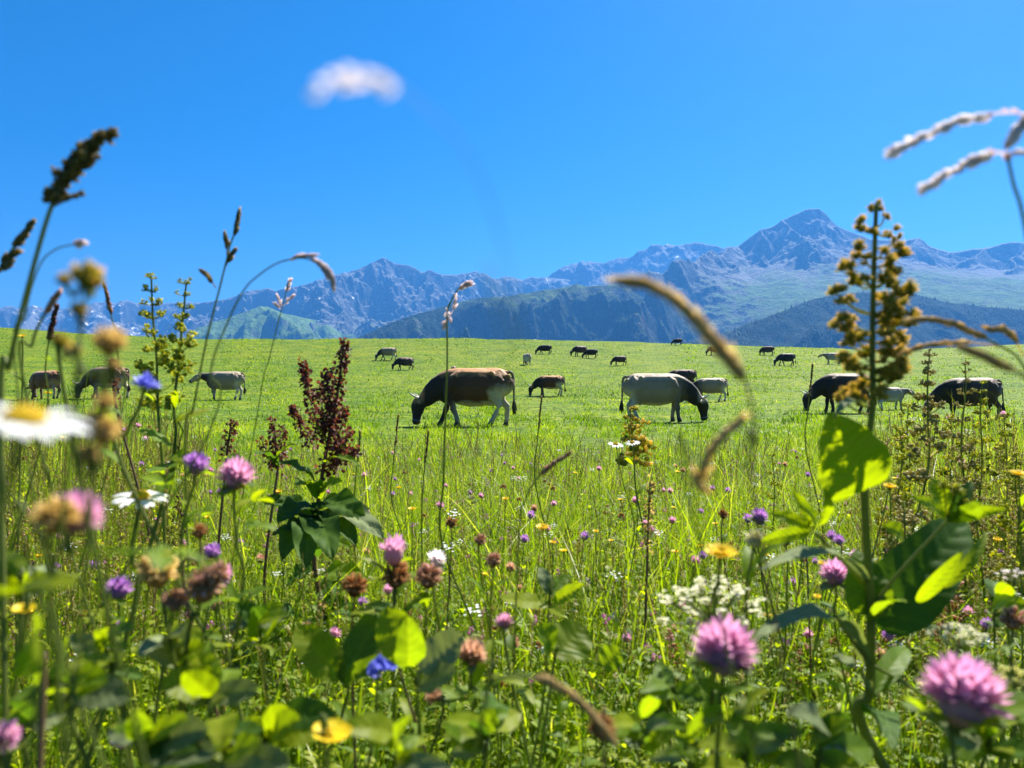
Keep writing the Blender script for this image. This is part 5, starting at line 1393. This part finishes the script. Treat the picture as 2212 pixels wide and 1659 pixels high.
    for x, y, s in ((2065, 1060, 34), (2040, 1050, 26), (2080, 1085, 26), (1745, 1120, 24)):
        c = P(x, y, .6); rad = s / 2 * .6 / F * 1.2; mb = MB()
        for k in range(60):
            dr = rdir(-.4); spindle(mb, c + dr * rad * .1, c + dr * rad * random.uniform(.6, 1.05), rad * .2, .1, random.uniform(.4, .9), 4, .5)
        tube(mb, [c, P(2045 if x > 1900 else 1752, 1120 if x > 1900 else 1145, .6)], .0008, .0008, 4, .3)
        mb.build('flower_cluster', M['bud'], root)
tall_plant()

# ------------------------------------------------------------------ plants: right side
clover('large pink clover with grey green leaves in the lower right', (1565, 1412), .40, 148, 'pink', [(1560, 1480, .40), (1552, 1580, .40)], leaves=3, n=120)
clover('large pink clover in the bottom right corner', (2080, 1512), .36, 182, 'pink', [(2070, 1590, .36), (2062, 1650, .36)], leaves=3, n=130, low=-.15)
clover('medium pink clover between the tall stem and the white umbel', (1804, 1244), .80, 70, 'pink', [(1806, 1290, .8), (1808, 1380, .8)], n=80)
umbel('white umbel with loose heads below the yellow flower at the right', (1540, 1262), .62, 236, [(1540, 1400, .62), (1530, 1520, .62)], 'cream', n=26, flat=.45, dense=12)
umbel('small flat white umbel at the right edge beside the tall stem', (2070, 1362), .55, 124, [(2060, 1440, .55), (2050, 1560, .55)], 'cream', n=18, flat=.1)
umbel('yellow green umbel cut by the right edge', (2192, 1450), .5, 108, [(2190, 1530, .5), (2180, 1640, .5)], 'bud', n=18)
umbel('pale mauve umbel at the right edge above the yellow green one', (2190, 1232), .8, 76, [(2185, 1300, .8), (2180, 1400, .8)], 'pale', n=14)
withered('brown tinged withered clover at the right edge', (2188, 1340), .7, 54, [(2185, 1400, .7), (2180, 1480, .7)], 'fade', 100)
withered('whitish green thistle bud above the white umbel', (1630, 1168), .62, 44, [(1622, 1220, .62), (1612, 1330, .62)], 'cream', 80)
hawkbit('bright yellow flower seen edge on above the white umbel', (1556, 1196), .55, 80, [(1552, 1250, .55), (1540, 1380, .55)], cup=.28)
hawkbit('orange yellow flower at the right edge behind the tall plant', (2200, 1024), 1.0, 40, cup=.2)
hawkbit('golden flower right of the large backlit leaf', (1922, 1052), 1.2, 34, cup=.3)
hawkbit('small orange flower just above the golden one by the tall plant', (1910, 985), 1.3, 20, cup=.3)
hawkbit('yellow flower pair left of the tall stem', (1736, 1140), 1.3, 16, cup=.3)
hawkbit('bright yellow flower in the middle of the meadow', (1172, 1140), 1.7, 34, cup=.25)
hawkbit('small yellow flower right of the middle one', (1287, 1148), 1.7, 16, cup=.3)
hawkbit('small yellow flower below the middle one', (1194, 1172), 1.7, 18, cup=.3)
hawkbit('orange flower in the grass left of the straight stalk', (890, 1100), 1.9, 20, cup=.3)
hawkbit('yellow flower in the grass right of the straight stalk', (1092, 1078), 2.0, 18, cup=.3)
hawkbit('small yellow flower beside the purple clover pair at the right', (1777, 1218), 1.1, 24, cup=.3)
clover('purple pink clover pair left of the tall stem, larger one', (1640, 1118), 1.2, 44, 'purple', leaves=0, n=60)
clover('purple clover left of its larger twin near the tall stem', (1616, 1122), 1.25, 24, 'purple', leaves=0, n=40)
clover('brownish clover below the purple pair left of the tall stem', (1695, 1164), 1.1, 48, 'fade', leaves=0, n=60)
clover('small purple clover left beside the tall stem', (1797, 1158), 1.3, 26, 'purple', leaves=0, n=40)
clover('small purple clover right beside the tall stem', (1812, 1168), 1.25, 30, 'purple', leaves=0, n=40)
withered('dark brown withered head between the purple clovers at the right', (1740, 1110), 1.2, 24, [(1742, 1180, 1.2)], 'brown', 50)
withered('dark withered head on a thin stalk left of the purple pair', (1562, 1112), 1.3, 24, [(1560, 1180, 1.3)], 'brown', 50)
clover('pink clover above a drooping brown skirt, left of centre', (850, 1196), .66, 78, 'pink', [(852, 1250, .66), (850, 1330, .66)], n=34, low=.25, collar=False)
withered('orange brown drooping skirt of withered florets under the pink clover', (855, 1246), .66, 66, [(854, 1300, .66), (850, 1400, .66)], 'brown', 120)
withered('dark brown withered clover left of the pink clover with the skirt', (766, 1270), .66, 58, [(764, 1320, .66), (760, 1420, .66)], 'brown', 110)
withered('pale pinkish withered clover right of the pink clover with the skirt', (926, 1250), .68, 60, [(920, 1310, .68), (915, 1400, .68)], 'fade', 110)
clover('white and lilac clover behind the pale withered one', (942, 1210), .85, 46, 'pale', leaves=0, n=60)
withered('round red brown withered clover in the centre, lower of two', (1066, 1212), .85, 36, [(1064, 1260, .85), (1060, 1360, .85)], 'fade', 80)
withered('small red brown withered clover in the centre, upper of two', (1037, 1168), .95, 30, [(1036, 1220, .95)], 'fade', 80)
withered('olive brown bud right of the straight stalk', (976, 1130), 1.1, 28, [(974, 1200, 1.1)], 'brown', 60)
clover('small deep pink clover head beside the two leafed plant in the centre', (1090, 1346), .72, 46, 'pink', n=60, leaves=1)
clover('pink and tan clover opening above the blue bellflower', (1020, 1416), .58, 70, 'fade', [(1016, 1480, .58), (1012, 1560, .58)], n=80, drop=.15)
clover('small pale clover bud low in the bottom centre', (942, 1508), .56, 46, 'fade', n=60)
bellflower('violet blue bellflowers in the bottom centre', (818, 1450), .56, 66, [(812, 1510, .56), (805, 1600, .56)], 3)
buttercup('large yellow buttercup at the bottom edge, left of centre', (716, 1592), .36, 92, [(705, 1640, .36)])
withered('grey lavender blurred flower low at the left bottom', (262, 1598), .5, 50, [(260, 1650, .5)], 'pale', 70)
withered('mustard coloured button heads in the bottom left centre', (690, 1562), .55, 26, [(690, 1620, .55)], 'fluff', 60, sub_heads=((712, 1560, .0, 26), (668, 1566, .0, 22)))
buttercup('bright yellow petal flower low at the left edge', (52, 1320), .4, 50, [(50, 1380, .4)])
daisy('white ox eye daisy below the big grey cow', (1330, 960), 1.7, 36, (.1, -.25), [(1345, 1040, 1.7), (1370, 1150, 1.7)], 16, False)
daisy('lilac white daisy right of its neighbour below the big grey cow', (1366, 956), 1.7, 34, (-.1, -.25), [(1372, 1040, 1.7), (1376, 1150, 1.7)], 16, False)
green_spike('bushy dry weed with pale tips in front of the big grey cow legs', [(1362, 890, 2.0), (1364, 930, 2.0), (1370, 980, 2.0), (1374, 1060, 2.0)], 96, 6, 2.0, 5, 'fluff', top=.5)
dock('dark slate seed stalk standing in the grass right of centre', [(1404, 1040, 1.35), (1402, 1090, 1.35), (1400, 1150, 1.35), (1398, 1210, 1.35)], [[(1406, 1038, 1.35), (1403, 1080, 1.35), (1400, 1140, 1.35), (1398, 1190, 1.35)]], [], mat='dark_seed', wd=.006, dens=1700, valve=.006, r=(.003, .0012), stemmat='stem_brown', name='seed_stalk')
WEEDS = [((2008, 770), 1.7, 66, 'tallest pale green seedy weed in front of the far right cow'), ((2085, 788), 1.9, 46, 'slim reddish seedy weed crossing the far right cow'), ((2122, 830), 1.9, 50, 'seedy weed rising before the hind legs of the far right cow'),
         ((1962, 880), 2.0, 70, 'branching seedy weed between the two dark cows at the right'), ((1944, 930), 1.8, 60, 'low seedy weed close to the tall stem at the right'), ((2168, 905), 2.1, 60, 'seedy weed at the right edge below the tail of the far right cow'),
         ((2052, 905), 2.2, 64, 'bushy seedy weed below the belly of the far right cow'), ((2196, 985), 1.7, 66, 'brownish seedy weed at the right edge beside the orange yellow flower'), ((1668, 985), 2.4, 40, 'thin seedy weed in the meadow left of the large backlit leaf')]
for (x, y), d, w, lab in WEEDS:
    green_spike(lab, [(x, y, d), (x + random.uniform(-6, 6), y + 60, d), (x + random.uniform(-10, 10), y + 150, d), (x + random.uniform(-12, 12), y + 250, d)], w * 1.3, 11, d, 7, random.choice(('bud', 'straw', 'bud')), top=.30, name='seedy_weed')
def weed_proto(mat, h, n):
    root = thing('meadow_weed', None, None, (0, 0, 0))
    ln = catmull([Vector((0, 0, 0)), Vector((.01, .005, h * .5)), Vector((.0, .012, h))], 6)
    mb = MB(); tube(mb, ln, .0028, .0013, 5, .5); mb.build('stem', M['stem'], root)
    mb = MB()
    for k in range(n):
        u = .35 + .65 * (k / n); p = sub(ln, u); an = k * 2.4; L = h * .16 * (1.15 - .8 * u) * random.uniform(.6, 1.3)
        e = p + Vector((math.cos(an), math.sin(an), random.uniform(.5, 1.4))).normalized() * L
        tube(mb, [p, p.lerp(e, .5) + Vector((0, 0, -.003)), e], .0008, .0006, 3, .4, cap=False)
        for q in range(9):
            c = p.lerp(e, random.uniform(.4, 1.05)) + rdir() * .003
            spindle(mb, c, c + (rdir() + Vector((0, 0, .6))).normalized() * random.uniform(.005, .010), random.uniform(.003, .005), .2, random.uniform(.4, 1), 4, .5)
    mb.build('flower_spike', M[mat], root)
    for k in range(6):
        p = sub(ln, random.uniform(.05, .5)); an = random.uniform(0, 6.28); L = random.uniform(.03, .06)
        one_leaf(root, p, p + Vector((math.cos(an), math.sin(an), random.uniform(0, .9))) * L, Vector((0, 0, 1)), L * .35, random.choice(('leaf', 'leaf_lime')), 'lance', n=7, m=2, veins=0)
    return root
WG = [('straw', .34, 26, 'pale straw coloured seedy weed among the meadow grass', 'straw coloured weeds of the meadow'), ('bud', .30, 22, 'yellow green budding weed among the meadow grass', 'budding weeds of the meadow'),
      ('fade', .26, 18, 'pinkish brown seedy weed among the meadow grass', 'pinkish brown weeds of the meadow'), ('dock', .26, 18, 'small dark red dock among the meadow grass', 'small red docks of the meadow')]
for (mat, h, n, lab, grp), cnt in zip(WG, (58, 46, 40, 16)):
    pr = weed_proto(mat, h, n)
    for i in range(cnt):
        o = pr if i == 0 else copy_tree(pr)
        d = math.exp(random.uniform(math.log(1.3), math.log(6.5)))
        zone = random.random()
        px = random.uniform(-60, 430) if zone < .36 else random.uniform(1880, 2290) if zone < .74 else random.uniform(430, 1880)
        x = (px - CX) / F * d; s = random.uniform(.8, 1.35) if zone < .74 else random.uniform(.55, .85)
        o.location = (x, d, tz(x, d)); o.scale = (s, s, s); o.rotation_euler = (random.gauss(0, .1), random.gauss(0, .1), random.uniform(0, 6.28))
        tag(o, lab, 'weed', grp)
for x, y, d, lab in ((1170, 860, 2.0, 'dark thin grass stalk crossing the legs of the small brown cow'), (860, 900, 2.2, 'thin dark seed spike left of the big brown cow head'), (778, 935, 1.9, 'slim grass stem right of the dock plant'), (925, 935, 1.9, 'upright grass blade under the head of the big brown cow'),
                     (1755, 790, 2.2, 'thin green grass stalk crossing the neck of the dark horned cow')):
    grass_plant(lab, [(x, y, d), (x - 4, y + 40, d), (x - 10, y + 100, d), (x - 14, y + 180, d)], random.choice(('dark_seed', 'brown')), .3, (.0022, .0012), 60, .010, .004, .3)
grass_plant('reddish feathery grass blurred in the middle meadow', [(1222, 985, .7), (1190, 1005, .7), (1160, 1035, .7), (1135, 1080, .7), (1120, 1180, .7)], 'fade', .3, (.0010, .0007), 120, .007, .0026, .3)

# ------------------------------------------------------------------ leafy plants along the bottom
sprig('lime round leaf on a red stalk at the bottom left', (96, 1440), .33, [(96, 1442, 92, 1352, 112, -.03, 'leaf_lime')], [(92, 1540, .33)], stem='stem_brown', prof='oval')
sprig('upright plant with paired lime leaves right of centre', (1190, 1250), .75, [(1185, 1300, 1080, 1290, 60, -.05, 'leaf_lime'), (1195, 1300, 1262, 1262, 52, -.02, 'leaf_lime'), (1190, 1285, 1165, 1225, 44, .02, 'leaf_grey'), (1192, 1285, 1225, 1240, 44, .02, 'leaf'), (1188, 1310, 1220, 1330, 30, -.06, 'leaf_lime')], [(1180, 1400, .75), (1172, 1520, .75)])
sprig('broad oval leaf half shaded right of centre', (1205, 1395), .62, [(1200, 1420, 1262, 1350, 100, .03, 'leaf_lime'), (1190, 1410, 1160, 1350, 60, -.02, 'leaf'), (1300, 1440, 1340, 1400, 60, 0, 'leaf')], [(1190, 1480, .62)], prof='oval')
sprig('large dark plantain leaf with lime rim in the bottom centre', (745, 1480), .62, [(738, 1478, 842, 1300, 112, .06, 'leaf_dark'), (735, 1470, 640, 1350, 120, .03, 'leaf_lime'), (740, 1480, 880, 1420, 60, -.03, 'leaf')], [(740, 1540, .62)])
sprig('pair of lime clover leaves above the blue bellflowers', (900, 1480), .55, [(880, 1440, 835, 1310, 92, .02, 'leaf_lime'), (905, 1450, 1000, 1370, 84, .0, 'leaf_grey'), (905, 1480, 985, 1450, 64, -.03, 'leaf_grey'), (880, 1440, 880, 1330, 66, -.03, 'leaf')], [(905, 1560, .55)], prof='oval')
LOW = [
    ('leafy clover tuft at the bottom left corner', 60, 1560, .42), ('leafy tuft left of the buttercup', 590, 1560, .42), ('leafy tuft under the violet topped clover', 230, 1400, .5), ('bright three leaved shoot left of the bottom', 400, 1400, .48),
    ('spreading leaves at the bottom edge under the lavender flower', 320, 1600, .38), ('leafy shoot between the withered cluster and the dark plantain leaf', 560, 1330, .62), ('dark leaves at the bottom below the large pink clover', 1500, 1600, .42), ('lime oval leaf at the bottom right of centre', 1610, 1590, .42),
    ('leafy tuft below the opening pink and tan clover', 1040, 1560, .48), ('small leafy shoot right of the buttercup', 860, 1600, .40), ('leafy shoot below the white umbel', 1450, 1480, .55), ('leaves under the small flat white umbel', 2130, 1560, .45),
    ('leafy shoot at the right edge below the mauve umbel', 2150, 1300, .75), ('leafy tuft at the bottom right below the tall stem', 1760, 1600, .45), ('leaves at the left edge under the blurred clovers', 40, 1240, .45), ('grey green leaves left of the dark plantain', 460, 1480, .45),
    ('round leaved shoot at the lower left', 150, 1470, .40), ('clover leaves at the very bottom left of centre', 480, 1620, .36), ('leafy shoot right of the drooping beige ear', 1390, 1560, .48),
]
for lab, x, y, d in LOW:
    lv = []
    for k in range(random.choice((8, 9, 10, 12))):
        an = random.uniform(-.35, 3.5); L = random.uniform(40, 105) * .5 / d * .95
        by = y + random.uniform(-10, 60)
        lv.append((x + random.uniform(-14, 14), by, x + math.cos(an) * L * 1.15, by - math.sin(an) * L * .75, L * random.uniform(.5, .8), random.uniform(-.06, .05), random.choice(('leaf', 'leaf', 'leaf_lime', 'leaf_lime', 'leaf_grey', 'leaf_dark'))))
    sprig(lab, (x, y), d, lv, [(x + random.uniform(-10, 10), y + 90, d)], prof=random.choice(('ovate', 'oval')))

# ------------------------------------------------------------------ small repeated flowers of the middle meadow
def proto_small(name, kind):
    root = thing(name, None, None, (0, 0, 0))
    h = .30; ln = catmull([Vector((0, 0, 0)), Vector((.012, 0, h * .5)), Vector((.004, .006, h))], 4)
    mb = MB(); tube(mb, ln, .0016, .0011, 5, .45); mb.build('stem', M['stem'], root)
    c = ln[-1]; mb = MB()
    if kind in ('pink', 'purple', 'fade'):
        clover_head(mb, c, Vector((0, 0, 1)), .015, n=44)
    elif kind == 'brown':
        for k in range(50):
            dr = rdir(-.4); spindle(mb, c + dr * .003, c + dr * random.uniform(.009, .013), .003, .1, random.uniform(.3, 1), 4, .5)
    elif kind == 'yellow':
        for k in range(26):
            an = k * .242; dr = Vector((math.cos(an), math.sin(an), .3 + .3 * (k % 2)))
            leaf(mb, c, c + dr.normalized() * .013, Vector((0, 0, 1)), .004, 0, .2, 3, 'petal', m=1, tint=random.gauss(.6, .15))
    else:
        for k in range(16):
            o = c + Vector((random.gauss(0, .010), random.gauss(0, .010), random.gauss(0, .005)))
            for q in range(5):
                an = q * 1.26; leaf(mb, o, o + Vector((math.cos(an), math.sin(an), .4)).normalized() * .0048, Vector((0, 0, 1)), .0042, 0, .2, 2, 'petal', m=1, tint=random.uniform(.5, 1))
    mb.build('flower_head', M[{'white': 'white', 'brown': 'brown'}.get(kind, kind)], root)
    lf = MB()
    for k in range(3):
        b = sub(ln, random.uniform(.3, .7)); an = random.uniform(0, 6.28)
        trifoliate(lf, b + Vector((math.cos(an), math.sin(an), .3)) * .012, Vector((math.cos(an), math.sin(an), .2)), .016)
    lf.build('leaf', M['leaf'], root)
    return root
SMALL = [('white', 90, 'white_flower', 'little white flower dotted in the middle meadow', 'little white flowers of the meadow'), ('pink', 70, 'small_clover', 'little pink clover dotted in the middle meadow', 'little pink clovers of the meadow'),
         ('yellow', 44, 'small_yellow_flower', 'little yellow flower dotted in the middle meadow', 'little yellow flowers of the meadow'), ('brown', 60, 'small_brown_flower', 'little brown withered flower head in the middle meadow', 'little brown withered heads of the meadow'),
         ('purple', 46, 'small_purple_flower', 'little purple clover dotted in the middle meadow', 'little purple clovers of the meadow'), ('fade', 34, 'small_faded_clover', 'little faded clover turning brown in the middle meadow', 'little faded clovers of the meadow')]
for kind, cnt, nm, lab, grp in SMALL:
    pr = proto_small(nm, kind)
    for i in range(cnt):
        o = pr if i == 0 else copy_tree(pr)
        d = math.exp(random.uniform(math.log(1.15), math.log(6.0)))
        x = (random.uniform(-40, 2260) - CX) / F * d; y = d
        g = float(grass_height(np.array([x]), np.array([y]), np.array([d]))[0])
        o.location = (x, y, tz(x, y)); o.rotation_euler = (random.gauss(0, .12), random.gauss(0, .12), random.uniform(0, 6.28))
        s = (g * random.uniform(1.0, 1.6) + .03) / .30; o.scale = (s, s, s)
        tag(o, lab, 'flower', grp)
